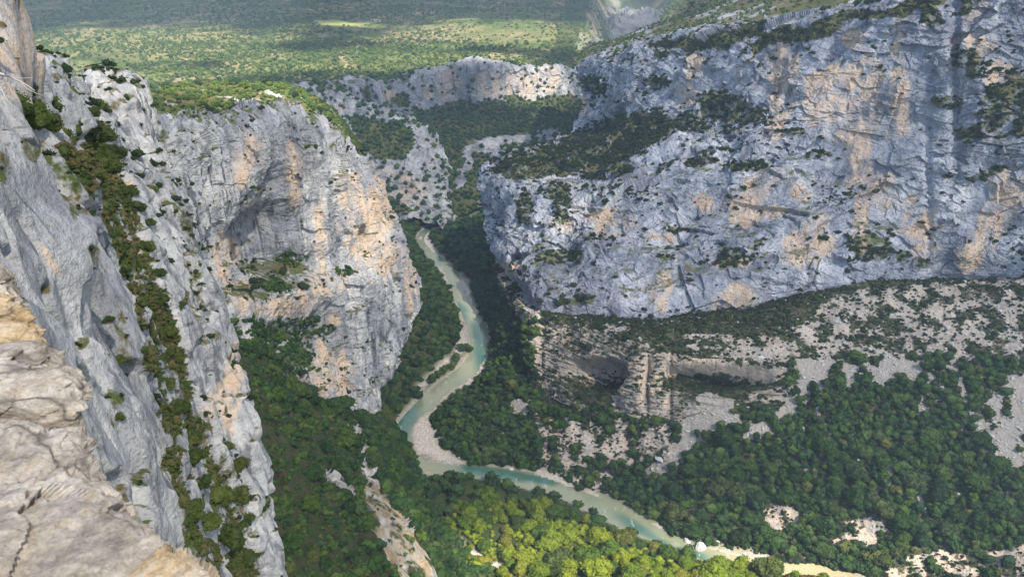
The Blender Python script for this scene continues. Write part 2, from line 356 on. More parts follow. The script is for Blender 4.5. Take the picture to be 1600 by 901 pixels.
# ------------------------------------------------------------------ below it: ledge, banded lower cliff, scree, bank
Lr = [ # foot of wall, lip, lip foot, mid slope, bank
 [(765,395,915),(772,420,880),(785,450,850),(765,452,880),(735,450,941)],
 [(795,445,805),(795,460,775),(805,520,730),(790,535,735),(768,540,790)],
 [(815,465,755),(812,480,725),(820,560,690),(785,585,670),(750,590,716)],
 [(835,480,722),(830,497,690),(840,590,652),(800,650,610),(665,660,632)],
 [(870,485,705),(860,502,672),(866,618,628),(835,690,575),(700,722,571)],
 [(920,490,692),(900,508,655),(900,634,605),(880,708,560),(845,738,553)],
 [(965,493,676),(950,525,628),(950,644,588),(940,718,552),(905,766,528)],
 [(1020,493,664),(1000,540,605),(1000,652,575),(1000,727,545),(960,785,513)],
 [(1095,480,662),(1070,556,594),(1065,640,570),(1065,725,532),(1020,822,488)],
 [(1170,470,662),(1130,560,590),(1130,640,560),(1130,730,520),(1080,852,466)],
 [(1330,438,658),(1240,585,577),(1240,625,560),(1240,730,505),(1200,874,450)],
 [(1470,431,653),(1400,572,570),(1400,640,535),(1400,750,480),(1350,908,430)],
 [(1620,426,628),(1620,570,550),(1620,640,520),(1620,760,465),(1620,985,388)],
 [(1780,424,600),(1780,570,530),(1780,640,500),(1780,760,445),(1820,1020,370)]]
rL = [list(r) for r in zip(*Lr)]
bank = [world(*c)+np.array([0, 0, -2.5]) for c in rL[-1]]; r4 = bank
under = [b+np.array([-6, -8, -14.]) for b in bank]
rim2 = [(c[0], c[1]-8, c[2]+14) for c in rL[0]]
CAVES = [(848,545,4,50,6),(1180,590,30,9,5)]
def sup(px, py, x, y, rx, ry): return np.exp(-(((px-x)/rx)**2+((py-y)/ry)**2)**2)
def caves(px, py):
    return -34*sup(px, py, 930, 584+.0*px, 46, 24)*smooth(552, 566, py+.012*(px-925)**2/2)-34*sup(px, py, 1118, 588, 74, 20)*smooth(556, 572, py+.006*(px-1100)**2/2)+9*sup(px, py, 992, 605, 22, 52)+7*sup(px, py, 1030, 605, 16, 44)+8*sup(px, py, 838, 545, 14, 46)-7*np.exp(-((px-1012)/3)**2)*sup(px, py, 1012, 600, 20, 45)-5*np.exp(-((px-1048)/3)**2)*sup(px, py, 1048, 600, 20, 45)
def disp_L(P, px, py):
    cl = inpoly(px, py, [(826,497),(900,505),(1000,538),(1070,550),(1230,575),(1235,632),(1150,632),(1060,655),(990,656),(900,640),(866,624),(832,596)])
    st = inpoly(px, py, [(835,640),(1050,660),(1050,720),(960,735),(940,790),(830,745)])
    w = fbm(P, 10, 3, 14)
    a = np.where(cl, .85, np.where(st, .6, .28))
    d = D_cliff(16, 4.5, 1.6, 305, 1.2, 3.)(P, px, py)*a*.75
    steps = (P[:, 2]/5.+fbm(P, (80, 80, 200), 2, 15)*.8); fr = steps-np.floor(steps); d += np.where(cl | st, (smooth(.0, .25, fr)-fr)*1.6, 0)
    d += fbm(P, 45, 4, 16)*4*(1-cl)
    return d+dent(px, py, CAVES)+caves(px, py)
SCREE = [[(1100,618),(1125,615),(1150,640),(1160,670),(1120,668),(1098,690),(1060,722),(1040,745),(1000,750),(1000,738),(1035,728),(1055,690),(1066,650)],
 [(1240,605),(1248,640),(1215,668),(1180,690),(1150,690),(1160,672),(1205,652),(1225,620)],[(1000,738),(1040,735),(1015,760),(990,748)],
 [(1238,560),(1300,560),(1300,600),(1285,625),(1270,600),(1262,628),(1250,600),(1238,612)],[(1350,570),(1385,560),(1440,565),(1430,600),(1400,590),(1375,612),(1360,600)],
 [(1320,560),(1352,570),(1345,605),(1325,600)],[(1490,555),(1500,560),(1475,620),(1462,640),(1465,610)],[(1450,590),(1465,580),(1440,650),(1430,650)],
 [(1568,600),(1580,600),(1560,640),(1545,655),(1530,700),(1520,690),(1535,640)],[(1560,640),(1600,665),(1600,750),(1570,740),(1550,690)],[(1560,745),(1575,745),(1600,790),(1590,800)],
 [(805,625),(830,625),(836,640),(815,652),(798,640)],[(815,470),(838,478),(826,500),(812,500)],[(800,580),(812,580),(806,605),(796,600)],
 [(1345,655),(1362,650),(1335,680),(1325,678)],[(1382,720),(1395,722),(1390,760),(1370,765)],[(1255,730),(1268,730),(1266,745),(1254,745)],[(1430,775),(1448,780),(1450,808),(1436,800)],[(1458,660),(1465,650),(1445,690),(1440,690)],[(1436,560),(1450,562),(1436,600),(1430,598)]]
def paint_L(P, N, px, py):
    w = fbm(P, 9, 4, 93); wx = px+w*22; wy = py+fbm(P, 9, 4, 94)*16
    sc = polys(wx, wy, SCREE).astype(float)
    strk = smooth(.70, .8, ridged(P+fbm(P, 30, 2, 6)[:, None]*8, (26, 110, 110), 1, 305))*smooth(-.1, .15, fbm(P, 60, 2, 7))*(px > 1220)*(py > 555)*(py < 830); sc = np.maximum(sc, strk)
    cl = inpoly(wx, wy, [(826,497),(900,505),(1000,538),(1070,550),(1230,575),(1235,632),(1150,632),(1060,655),(990,656),(900,640),(866,624),(832,596)])
    st = inpoly(wx, wy, [(835,650),(1050,660),(1050,715),(960,730),(940,790),(920,765),(840,730)])
    rub = inpoly(wx, wy, [(1010,500),(1200,500),(1330,450),(1620,430),(1650,570),(1450,560),(1240,575),(1080,545)])|inpoly(wx,wy,[(1520,640),(1620,640),(1620,790),(1560,730)])|inpoly(wx,wy,[(880,505),(980,500),(1030,560),(960,560),(900,530)])
    low = inpoly(wx, wy, [(1190,790),(1245,790),(1240,850),(1190,840)])|inpoly(wx, wy, [(1290,820),(1370,810),(1370,860),(1290,855)])|inpoly(wx, wy, [(1380,870),(1620,850),(1620,930),(1380,915)])
    veg = np.ones(len(px))*.95
    veg = np.where(rub, np.clip(.42+w*1.1, 0, 1), veg); veg = np.where(low, np.clip(.4+w*1.2, 0, 1), veg)
    veg = np.where(cl, np.clip(.06+smooth(.4, .8, N[:, 2])*.55+blob(px, py, [(1110,605,60,20),(930,625,30,14)], w), 0, 1), veg); veg = np.where(st, np.clip(.40+w*1.3, 0, 1), veg)
    veg = np.maximum(veg, blob(px, py, [(1200,500,70,18,-14),(1100,510,70,10,0),(1260,470,50,10,-15),(1400,436,120,7,-2),(1050,515,30,10)], w)*.9)
    nose = inpoly(wx, wy, [(762,392),(800,440),(845,478),(830,520),(812,500),(795,480),(768,430)]) | inpoly(wx, wy, [(728,350),(760,340),(765,385),(735,388)])
    veg = np.where(nose, np.clip(.25+w, 0, 1), veg)
    veg = veg*(1-sc)
    org = np.where(cl, .42+.58*blob(px, py, [(940,590,45,34),(1010,590,22,40),(1035,600,20,30),(1110,560,60,10),(1090,590,50,14),(840,570,8,40)], w*.6), 0)
    org = np.where(nose, .6, org); org = np.where(st, .5, org); org = np.where(rub, .35, org); org = np.where(low, .9, org)
    return dict(orange=org, veg=veg, scree=np.maximum(sc, np.where(rub, .15, np.where(cl, .12, 0))), dark=np.where(cl, .5, .1))
sheet('lower_slope', [rim2, rL[0], rL[1], rL[2], rL[3], r4, under], 760, 460, disp_L, paint_L, rock_mat('banded_limestone_and_scree', 2.4, lo=(.16, .15, .14), mid=(.30, .275, .25), hi=(.46, .42, .36), slot=2.2, soil=(.085, .075, .045), grass=(.035, .048, .018), pits=.95), 'R2', label='banded lower cliff with shallow caves above scree chutes and wooded bank')

# ------------------------------------------------------------------ left middle buttress
U = [ [(200,178,385),(240,262,375),(270,340,368),(300,430,360),(330,520,352)],
 [(300,200,430),(315,270,420),(330,350,412),(350,440,400),(365,525,385)],
 [(350,200,460),(360,270,450),(372,365,443),(390,460,428),(405,560,408)],
 [(400,186,490),(405,270,480),(415,380,475),(430,480,455),(445,592,430)],
 [(443,180,515),(450,275,505),(458,385,498),(467,500,480),(482,612,455)],
 [(480,194,540),(492,285,530),(500,390,520),(507,515,505),(522,628,480)],
 [(520,220,580),(528,300,568),(538,410,555),(538,525,535),(548,635,512)],
 [(548,242,612),(568,320,600),(584,425,590),(580,530,575),(568,638,545)],
 [(576,290,650),(606,355,640),(630,435,625),(622,530,595),(584,628,560)],
 [(566,305,720),(598,360,700),(616,430,680),(608,520,660),(578,600,620)],
 [(534,300,800),(564,360,780),(576,430,760),(566,520,730),(540,590,690)]]
rows = [list(r) for r in zip(*U)]
top = [world(*c)+np.array([-12, 25, -5.]) for c in rows[0]]; bot = [world(*c)+np.array([-6, 10, -25.]) for c in rows[-1]]
DENT_M = [(410,370,60,50,26),(440,405,60,16,14),(400,330,40,60,8),(375,440,30,20,10),(450,520,50,14,6),(370,500,20,24,8),(555,370,16,40,7),(500,420,24,20,5),(590,330,14,30,4),(240,230,8,40,5),(345,230,6,60,4),(465,250,5,60,4),(615,420,14,18,6)]
def disp_M(P, px, py):
    d = D_cliff(26, 7.5, 2.3, 405, 3.2)(P, px, py)+dent(px, py, DENT_M)
    d += ridged(P, (30, 30, 200), 2, 431)*7+ridged(P, (7, 7, 60), 2, 430)*2.4*smooth(500, 380, py)          # vertical flutes
    d += 5*np.exp(-((px-470)/60)**2-((py-455)/14)**2)+8*np.exp(-((px-450)/70)**2-((py-475)/22)**2)
    return d
ORANGE_M = [(575,350,34,60),(600,330,20,60),(560,330,14,40),(510,440,24,18),(370,460,24,30,20),(490,455,34,16,-30),(500,380,10,60),(535,600,16,50),(545,300,16,30),(390,240,20,30),(505,580,20,50),(460,270,14,40),(640,440,12,50),(350,400,20,30),(520,500,10,10),(600,400,40,24),(470,600,16,20),(440,480,40,14),(375,270,12,24)]
def paint_M(P, N, px, py):
    w = fbm(P, 9, 4, 95)*.9
    org = blob(px, py, ORANGE_M, w, soft=.4); veg = np.maximum(smooth(.45, .8, N[:, 2])*.6, blob(px, py, [(440,410,30,16,-20),(430,445,20,14),(540,424,20,8),(245,215,16,14),(440,520,50,16),(460,560,34,24,-30),(430,570,40,20),(400,460,30,12,20)], w)*.5)
    dk = blob(px, py, [(400,330,60,60),(440,375,50,40),(480,350,30,40),(470,480,50,20),(350,370,30,60),(600,560,24,60),(570,500,20,40),(320,300,30,60)], w, soft=.5)  # shade of the overhang and river face painted in, besides dark streaks
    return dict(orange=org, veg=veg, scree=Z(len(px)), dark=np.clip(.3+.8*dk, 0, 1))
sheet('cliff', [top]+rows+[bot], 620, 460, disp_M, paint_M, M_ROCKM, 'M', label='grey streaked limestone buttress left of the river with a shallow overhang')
# wooded top of the buttress
fr = [world(c[0], c[1], c[2])+np.array([0, 2, -4.]) for c in rows[0][:9]]
tb = [(185,156,470),(225,149,540),(290,140,600),(350,134,640),(415,130,660),(452,138,680),(490,156,700),(530,184,720),(562,230,730)]
mid = [(190,168,420),(255,162,480),(315,155,520),(375,150,560),(425,143,580),(465,154,600),(500,174,630),(536,206,660),(566,250,680)]
bk = [world(*c)+np.array([0, 60, -60.]) for c in tb]
sheet('plateau_edge', [fr, mid, tb, bk], 260, 110, lambda P, px, py: fbm(P, 40, 4, 19)*5+facet(P, 9, 4)*2.0, lambda P, N, px, py: dict(orange=Z(len(px))+.3, veg=np.clip(.78+fbm(P, 20, 4, 7)*.7, 0, 1), scree=Z(len(px)), dark=Z(len(px))),
      rock_mat('grassy_buttress_top', 4., soil=(.18, .14, .065), grass=(.12, .15, .035)), 'MT', label='scrubby sloping top of the left buttress', toward=np.array([0, 0, 1.]))

# ------------------------------------------------------------------ left lower spur, wooded, with a rock spine
A_ = [(300,540,340),(330,620,300),(345,720,262),(385,860,222),(410,1020,190)]
B_ = [(375,532,380),(405,640,335),(440,780,278),(475,900,240),(490,1040,208)]
C_ = [(450,600,432),(490,690,368),(520,790,312),(560,900,272),(580,1050,235)]
Dd = [(530,636,482),(565,672,432),(594,750,385),(630,820,345),(675,910,305)]
E_ = [(555,655,520),(598,690,480),(625,770,435),(665,840,400),(725,920,365)]
F_ = [(600,660,600),(640,720,565),(680,800,510),(740,870,470),(850,960,440)]
cols = [A_, B_, C_, Dd, E_, F_]
Fw = [world_z(c[0], c[1], -1.) for c in F_]
rowsS = [[A_[i], B_[i], C_[i], Dd[i], E_[i], Fw[i]] for i in range(5)]
def spine(px, py): # rock shown along the spine
    return polys(px, py, [[(548,662),(562,660),(580,690),(582,730),(602,768),(598,775),(570,735),(562,700)],[(500,740),(520,730),(560,770),(545,780)],[(630,800),(645,808),(650,840),(636,835)]])
def disp_S(P, px, py):
    sp_ = spine(px+fbm(P, 8, 3, 3)*14, py)
    return fbm(P, 38, 4, 21)*6+facet(P, (9, 9, 12), 31)*2.5+sp_*(2+facet(P, 5, 33)*3)
def paint_S(P, N, px, py):
    w = fbm(P, 7, 4, 96); s_ = spine(px+w*18, py+w*10)
    gr = inpoly(px+w*22, py+w*16, [(568,735),(590,760),(625,800),(690,905),(622,905),(590,850),(562,790)])
    return dict(orange=gr*1., veg=np.where(s_, .08, np.where(gr, .38+w*.6, .97)), scree=gr*.1, dark=Z(len(px))+.1)
M_SPUR = rock_mat('spur_grass_and_rock', 2.2, soil=(.055, .05, .025), grass=(.03, .045, .014), orange=(.26, .19, .10), warm2=(.36, .28, .16), lo=(.22, .21, .20), mid=(.34, .33, .31), hi=(.50, .48, .45))
sheet('spur', rowsS, 330, 430, disp_S, paint_S, M_SPUR, 'S', label='wooded spur below the left buttress with a bare rock spine', toward=np.array([0.2, -.2, 1.]))

# ------------------------------------------------------------------ near wall on the left
e = [ [(-260,-40,40),(-260,120,34),(-240,300,28),(-200,450,22),(-150,600,17),(-110,720,15),(-60,1000,12)],
 [(-120,20,48),(-90,150,46),(-50,300,42),(0,450,38),(60,595,36),(112,720,35.5),(230,1000,35)],
 [(-50,60,56),(-10,165,54),(30,290,51),(75,430,48),(130,585,46),(195,720,45),(300,1000,45)],
 [(-20,90,62),(24,195,60),(60,320,58),(110,430,55),(168,580,53),(240,720,52),(352,1000,50)],
 [(-30,110,74),(8,220,73),(44,330,72),(92,440,71),(148,590,69),(218,720,67),(330,990,64)],
 [(10,125,80),(62,225,77),(100,320,75),(142,430,73),(186,570,71),(232,700,69),(340,990,66)],
 [(30,130,88),(88,232,85),(136,330,83),(185,430,80),(222,560,78),(262,680,76),(352,990,73)],
 [(44,130,104),(84,235,100),(132,335,97),(178,440,95),(214,560,92),(252,690,90),(342,990,87)],
 [(58,112,130),(118,225,122),(172,330,116),(222,460,108),(258,600,101),(292,730,97),(372,990,92)],
 [(92,104,150),(142,220,142),(200,320,134),(248,450,124),(286,590,116),(322,740,110),(390,990,104)],
 [(128,122,160),(170,215,152),(225,310,144),(272,440,134),(308,580,125),(345,740,118),(408,980,112)],
 [(140,150,170),(182,225,160),(236,320,152),(282,430,142),(322,570,132),(358,720,124),(420,970,116)],
 [(152,122,180),(205,235,166),(258,320,157),(305,430,147),(342,560,138),(378,695,130),(446,960,121)],
 [(202,126,186),(235,235,174),(276,330,164),(322,440,153),(357,560,144),(388,692,137),(452,960,126)],
 [(222,178,198),(240,250,190),(282,345,180),(326,450,170),(358,565,160),(388,700,152),(450,960,140)],
 [(215,190,225),(232,262,220),(272,360,210),(316,460,200),(346,580,190),(376,710,180),(436,960,165)]]
rows = [list(r) for r in zip(*e)]
top = [world(*c)+np.array([-6, 14, -3.]) for c in rows[0]]
GUL = [[(90,230),(150,200),(200,300),(240,420),(290,560),(330,690),(360,800),(400,880),(440,960),(350,960),(300,860),(262,720),(232,590),(205,450),(160,340)]]
def gully(px, py): return polys(px, py, GUL)
def disp_N(P, px, py):
    d0 = P[:, 1]/60.; far = smooth(70, 110, P[:, 1])
    w = P+np.stack([fbm(P, 5, 2, 505)]*3, -1)*2
    near = fbm(P, (9, 9, 16), 4, 500)*2.2+facet(w, (5, 5, 13), 501, .9)*1.3+facet(w, (1.8, 1.8, 5), 502)*.35*(P[:, 1] > 58)+fbm(P, (1.4, 1.4, 2.4), 4, 503, .6)*.3
    farr = ridged(P, (9, 9, 40), 3, 510)*2.6+facet(w, (5, 5, 16), 511, .8)*1.9+facet(w, (2.2, 2.2, 5), 512)*.7+fbm(P, (1.6, 1.6, 4), 3, 513)*.45
    g = gully(px, py)
    d = near*(1-far)+farr*far
    d = np.where(g, d*.6-1.5, d)
    d -= 3.0*np.exp(-((px-(133+(py-150)*.32))/9)**2)*smooth(260, 190, py)*far
    d += 2.6*np.exp(-((px-93)/30)**2-((py-345)/75)**2)*(1-far)-1.2*np.exp(-((px-(60+(py-260)*.26))/4)**2)*smooth(430, 400, py)*smooth(230, 260, py)*(1-far)
    crk = np.abs(vnoise(w/np.array([4.5, 4.5, 26.]), 520)); d -= 1.3*smooth(.09, .0, crk)
    return d
def paint_N(P, N, px, py):
    w = fbm(P, 4, 4, 97); w2 = fbm(P, (1.2, 1.2, 2.5), 4, 98)
    g = gully(px+w*26, py+w*20)
    streak = polys(px+w2*10, py+w2*14, [[(270,680),(290,670),(330,780),(345,850),(320,840),(285,760)],[(245,560),(262,555),(275,620),(262,640)],[(300,700),(312,700),(350,800),(345,830)]])
    veg = np.where(g, np.where(streak, .1, .62+w*.8+.35*vnoise(P/np.array([3., 3., 16.]), 530)), .0)
    veg = np.maximum(veg, smooth(.5, .85, N[:, 2])*.55)
    veg = np.maximum(veg, blob(px, py, [(115,330,12,34,-12),(150,400,10,30,-18),(192,530,14,44,-12),(180,640,12,30),(170,500,8,8),(60,235,24,16,20),(20,100,6,30),(290,350,9,60,-22),(5,270,8,28),(110,280,14,40,-20),(215,130,10,8),(90,120,10,8),(170,270,18,60,-15),(245,160,8,8),(300,430,8,50,-18),(355,740,22,40,-10),(370,800,18,50,-15)], w2*1.0+w*.5)*.5)
    org = blob(px, py, [(20,90,26,70,-15),(35,60,16,60),(355,640,14,34,-10),(365,600,12,50),(330,640,10,20),(75,400,5,30,-30),(200,300,10,20),(120,310,6,12)], w*.6)
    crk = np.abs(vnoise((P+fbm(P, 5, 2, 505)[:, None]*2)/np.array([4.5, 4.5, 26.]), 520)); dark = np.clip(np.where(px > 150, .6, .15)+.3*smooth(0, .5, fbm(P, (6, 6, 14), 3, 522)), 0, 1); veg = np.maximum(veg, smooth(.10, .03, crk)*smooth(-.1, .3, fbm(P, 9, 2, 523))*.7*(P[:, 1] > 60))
    return dict(orange=org, veg=veg, scree=Z(len(px)), dark=dark)
sheet('cliff', [top]+rows, 760, 640, disp_N, paint_N, M_ROCKN, 'N', label='near steep grey limestone ribs and grassy gully dropping on the left', smooth_=True, relax=4)
# tan tower at the top left
tw = [[(-160,-120,70),(-150,60,60),(-140,240,52)],[(-60,-90,74),(-50,60,66),(-60,240,56)],[(-10,-60,80),(20,60,72),(10,190,64)],[(14,-40,84),(40,60,78),(58,165,73)],[(22,-30,90),(47,70,83),(60,160,78)],[(10,-30,97),(38,70,90),(52,165,85)]]
rows = [list(r) for r in zip(*tw)]
sheet('cliff', rows, 300, 300, lambda P, px, py: facet(P, (5, 5, 10), 611, .5)*1.0+fbm(P, (6, 6, 10), 4, 612)*1.3, lambda P, N, px, py: dict(orange=np.clip(.75+fbm(P, 4, 4, 8)*.8, 0, 1), veg=smooth(.2, .5, fbm(P, 3, 4, 11))*.75, scree=Z(len(px)), dark=Z(len(px))), M_ROCKN, 'NT', label='tan rock tower at the upper left edge', smooth_=True, relax=3)

# ------------------------------------------------------------------ valley floor and river
RV = [(900,300,9),(800,322,9),(745,335,9),(705,347,9),(676,356,9),(661,372,9),(668,390,9),(684,410,10),(708,435,11),(722,460,11),(737,490,11),(748,520,10),(748,550,9),(733,575,10),(702,601,11),(660,640,11),(636,670,10),(632,700,9),(655,728,8),(700,733,8),(740,735,8),(800,744,9),(858,758,12),(915,777,13),(975,805,13),(1030,831,11),(1085,853,10),(1140,869,10),(1220,884,10),(1320,903,12),(1450,930,12),(1600,975,12),(1800,1060,12)]
RC = world_z([r[0] for r in RV], [r[1] for r in RV], 0.)[:, :2]; RH = np.array([r[2] for r in RV], float)
def smooth_path(C, H, n):
    t = np.r_[0, np.cumsum(np.linalg.norm(np.diff(C, axis=0), axis=1))]; T = np.linspace(0, t[-1], n)
    return hermite(C, t, T), np.interp(T, t, H)
RP, RPH = smooth_path(RC, RH, 160)
def river_dist(xy):
    best = np.full(len(xy), 1e9); hw = np.zeros(len(xy))
    for k in range(len(RP)-1):
        a, b = RP[k], RP[k+1]; ab = b-a; t = np.clip(((xy-a)@ab)/(ab@ab), 0, 1); d = np.linalg.norm(xy-a-t[:, None]*ab, axis=1)
        m = d < best; best[m] = d[m]; hw[m] = RPH[k]
    return best, hw
GRAVEL = [[(652,372),(684,350),(690,354),(668,372),(690,398),(684,400),(664,384)],[(684,405),(696,420),(700,440),(712,465),(708,468),(694,440),(682,415)],[(722,448),(728,452),(738,476),(744,500),(736,498),(726,470)],
 [(716,493),(728,510),(732,540),(706,570),(680,590),(662,612),(648,618),(652,606),(690,566),(712,548)],[(735,598),(756,566),(764,560),(764,575),(745,605),(728,618)],[(728,596),(748,590),(738,618),(716,634),(706,660),(688,664),(690,690),(712,712),(730,716),(716,726),(690,722),(645,708),(640,680),(650,655),(680,632),(712,600)],
 [(1000,806),(1030,818),(1072,842),(1070,850),(1030,836),(1002,818)],[(1078,846),(1100,850),(1160,862),(1195,862),(1215,872),(1200,878),(1150,872),(1090,856)],[(1300,882),(1360,893),(1400,905),(1390,912),(1340,900)],[(832,728),(880,745),(940,770),(940,780),(880,758),(836,740)],
 [(702,858),(720,852),(728,862),(712,872)],[(728,872),(752,868),(756,880),(732,884)],[(848,882),(872,882),(872,901),(846,905)],[(760,890),(780,884),(788,905),(762,905)]]
gx = np.arange(-420, 760, 2.6); gy = np.arange(120, 1800, 3.2); X, Yg = np.meshgrid(gx, gy); xy = np.stack([X.ravel(), Yg.ravel()], -1)
dr, hw = river_dist(xy); P0 = np.c_[xy, np.zeros(len(xy))]; px, py, _ = project(P0)
wj = fbm(P0, 14, 3, 71); gv = polys(px+wj*5, py+fbm(P0, 14, 3, 72)*4, GRAVEL)
gvf = gv.reshape(X.shape).astype(float)
for _ in range(2): gvf = (gvf+np.roll(gvf, 1, 0)+np.roll(gvf, -1, 0)+np.roll(gvf, 1, 1)+np.roll(gvf, -1, 1))/5
gvf = gvf.ravel(); t = dr-hw
zz = np.where(t < 0, -.3-1.2*(1-(dr/hw)**2), -.3+np.clip(t, 0, 9)*(.45*(1-gvf)+.07*gvf)+np.clip(t-9, 0, 400)*.05*(1-gvf)+wj*1.2*smooth(3, 20, t)*(1-gvf))
zz = np.where(gv & (t < 6), np.maximum(zz, .12+.06*(t+5)), zz)
# ground climbs gently toward the viewer's side of the bend
zz += smooth(420, 250, xy[:, 1])*30
Pf = np.c_[xy, zz]; nfy, nfx = X.shape
far_gv = np.where(dr > hw+45, 0, gvf)
near_gv = polys(px+wj*4, py, GRAVEL[-4:])
edge_gv = (1-smooth(2, 7, t+wj*3))*.8
o = mesh_np('valley_floor', Pf, quads(nfy, nfx), M_GROUND, dict(scree=np.clip(np.maximum.reduce([gvf, near_gv, edge_gv*.7]), 0, 1)), True); tag(o, 'dark wooded valley floor with pale gravel banks', kind='structure')
FLOOR = dict(P=Pf, px=px, py=py, t=t, gv=np.maximum(gvf, near_gv), N=np.broadcast_to([0, 0, 1.], Pf.shape))
# water ribbon
dv = np.diff(RP, axis=0, append=RP[-1:]*2-RP[-2:-1]); nrm = np.c_[-dv[:, 1], dv[:, 0]]/np.linalg.norm(dv, axis=1)[:, None]
sw = np.linspace(-1.35, 1.35, 16); Wv = RP[:, None, :]+nrm[:, None, :]*(sw[None, :, None]*(RPH[:, None, None]+3)); Wv = np.concatenate([Wv, np.zeros(Wv.shape[:2]+(1,))], -1).reshape(-1, 3)
wpx, wpy, _ = project(Wv); ww = fbm(Wv, (18, 18, 1), 3, 55)
deep = blob(wpx, wpy, [(634,655,16,40,20),(625,690,14,30),(720,492,10,14),(716,480,7,10),(752,550,12,40),(745,520,8,20),(770,738,60,8,8),(830,746,40,5,12),(1000,826,34,8,30),(1085,868,24,10,20),(1040,850,24,6,30),(676,360,14,8),(690,404,8,8)], ww*.6, soft=.6)
o = mesh_np('river', Wv, quads(len(RP), 16), M_WATER, dict(deep=np.clip(deep*.9+.1*(ww > .2), 0, 1), silt=smooth(1080, 1200, wpx)*.8), True); tag(o, 'milky green river winding through the gorge', kind='structure')
# steep wooded foot under the left buttress
ed = [(640,362),(652,386),(668,408),(690,432),(702,462),(714,490),(720,522),(704,550),(660,590),(630,625),(606,668),(600,700),(604,735)]
E0 = [world_z(a, b, -.5)+np.array([-2, 0, 0]) for a, b in ed]
sheet('wooded_bank', [[p+np.array([-130, 10, 95.]) for p in E0], [p+np.array([-70, 5, 48.]) for p in E0], [p+np.array([-30, 0, 18.]) for p in E0], E0], 300, 110, lambda P, px, py: fbm(P, 26, 4, 77)*4,
      lambda P, N, px, py: dict(orange=Z(len(px)), veg=Z(len(px))+.95, scree=Z(len(px)), dark=Z(len(px))), rock_mat('wooded_bank_soil', 4., soil=(.10, .08, .05), grass=(.045, .06, .02)), 'LB', label='steep wooded bank between the buttress and the river')

# ------------------------------------------------------------------ back of the gorge
rim = [(380,140,1500),(470,134,1580),(520,130,1660),(600,122,1800),(660,112,1850),(700,106,1880),(745,98,1880),(800,104,1900),(870,108,1960),(940,108,2050)]
cf = [(380,175,1480),(470,172,1550),(520,172,1620),(600,168,1740),(650,165,1800),(700,164,1850),(755,158,1850),(810,155,1870),(880,150,1930),(945,150,2010)]
s1 = [(400,215,1400),(480,215,1420),(540,215,1460),(600,215,1540),(660,215,1580),(705,210,1600),(755,205,1610),(815,205,1620),(880,200,1700),(950,200,1750)]
s2 = [(420,260,1300),(500,262,1300),(570,262,1330),(620,262,1380),(675,260,1400),(715,245,1430),(760,240,1450),(815,245,1430),(880,245,1450),(950,245,1450)]
s3 = [(440,330,1180),(520,330,1180),(590,330,1190),(640,330,1210),(685,335,1215),(712,335,1225),(750,325,1260),(800,315,1290),(870,310,1300),(950,310,1300)]
rt = [world(*c)+np.array([0, 60, -15.]) for c in rim]
def disp_B(P, px, py):
    cl = smooth(10, -4, py-np.interp(px, [c[0] for c in cf], [c[1] for c in cf]))
    st = smooth(.1, .5, fbm(P, (160, 160, 60), 3, 701))
    d = D_cliff(40, 12, 4, 700, 2.5)(P, px, py)
    return d*np.maximum(cl*.8, .45)+fbm(P, 120, 4, 703)*14*(1-cl)
def paint_B(P, N, px, py):
    w = fbm(P, 40, 4, 704)
    cl = py < np.interp(px, [c[0] for c in cf], [c[1] for c in cf])+w*16
    rock = polys(px+w*14, py+w*10, [[(480,165),(560,160),(650,165),(650,182),(640,225),(600,190),(540,182)],[(760,215),(875,200),(880,222),(800,232),(740,240),(715,300),(705,280),(728,230)],[(640,190),(660,190),(700,320),(680,320)]])
    veg = np.where(cl, np.clip(.12+w*.5, 0, 1), np.where(rock, .3+w*.6, .97))
    veg = np.where(cl & (px < 640), np.clip(.38+w*.9, 0, 1), veg)
    org = blob(px, py, [(820,135,40,20),(700,135,20,24),(765,135,24,24),(860,125,14,20),(670,145,10,14),(610,150,12,10)], w*.4)
    return dict(orange=org*.8, veg=veg, scree=Z(len(px)), dark=Z(len(px))+.4)
sheet('cliff', [rt, rim, cf, s1, s2, s3], 480, 300, disp_B, paint_B, M_BACK, 'B', label='distant grey and orange cliff below the plateau above wooded slopes')
cr = [(470,135,1500),(545,160,1450),(600,180,1410),(640,190,1380),(665,230,1330),(684,280,1290),(697,322,1245),(700,350,1200)]
m1 = [(470,190,1400),(530,205,1360),(575,225,1330),(615,250,1300),(643,285,1270),(668,312,1240),(690,338,1215),(697,354,1180)]
b1 = [(480,270,1260),(540,290,1240),(575,310,1225),(605,332,1210),(630,345,1195),(655,352,1180),(680,357,1165),(692,360,1150)]
behind = [world(*c)+np.array([30, 50, -25.]) for c in cr]
def paint_B2(P, N, px, py):
    w = fbm(P, 26, 4, 714); bush = inpoly(px+w*14, py+w*10, [(550,185),(636,196),(645,230),(630,250),(590,250),(560,225)])
    return dict(orange=blob(px, py, [(640,300,30,30),(600,280,16,20),(520,170,20,8)], w)*.6, veg=np.where(bush, .97, np.clip(.12+w*.6, 0, 1)), scree=Z(len(px)), dark=Z(len(px))+.4)
sheet('cliff', [behind, cr, m1, b1], 300, 220, D_cliff(30, 9, 3, 720, 2.2), paint_B2, rock_mat('limestone_spur', 5., lo=(.17, .17, .19), mid=(.31, .31, .32), hi=(.47, .46, .44)), 'B2', label='grey rock spur closing the bend of the river')

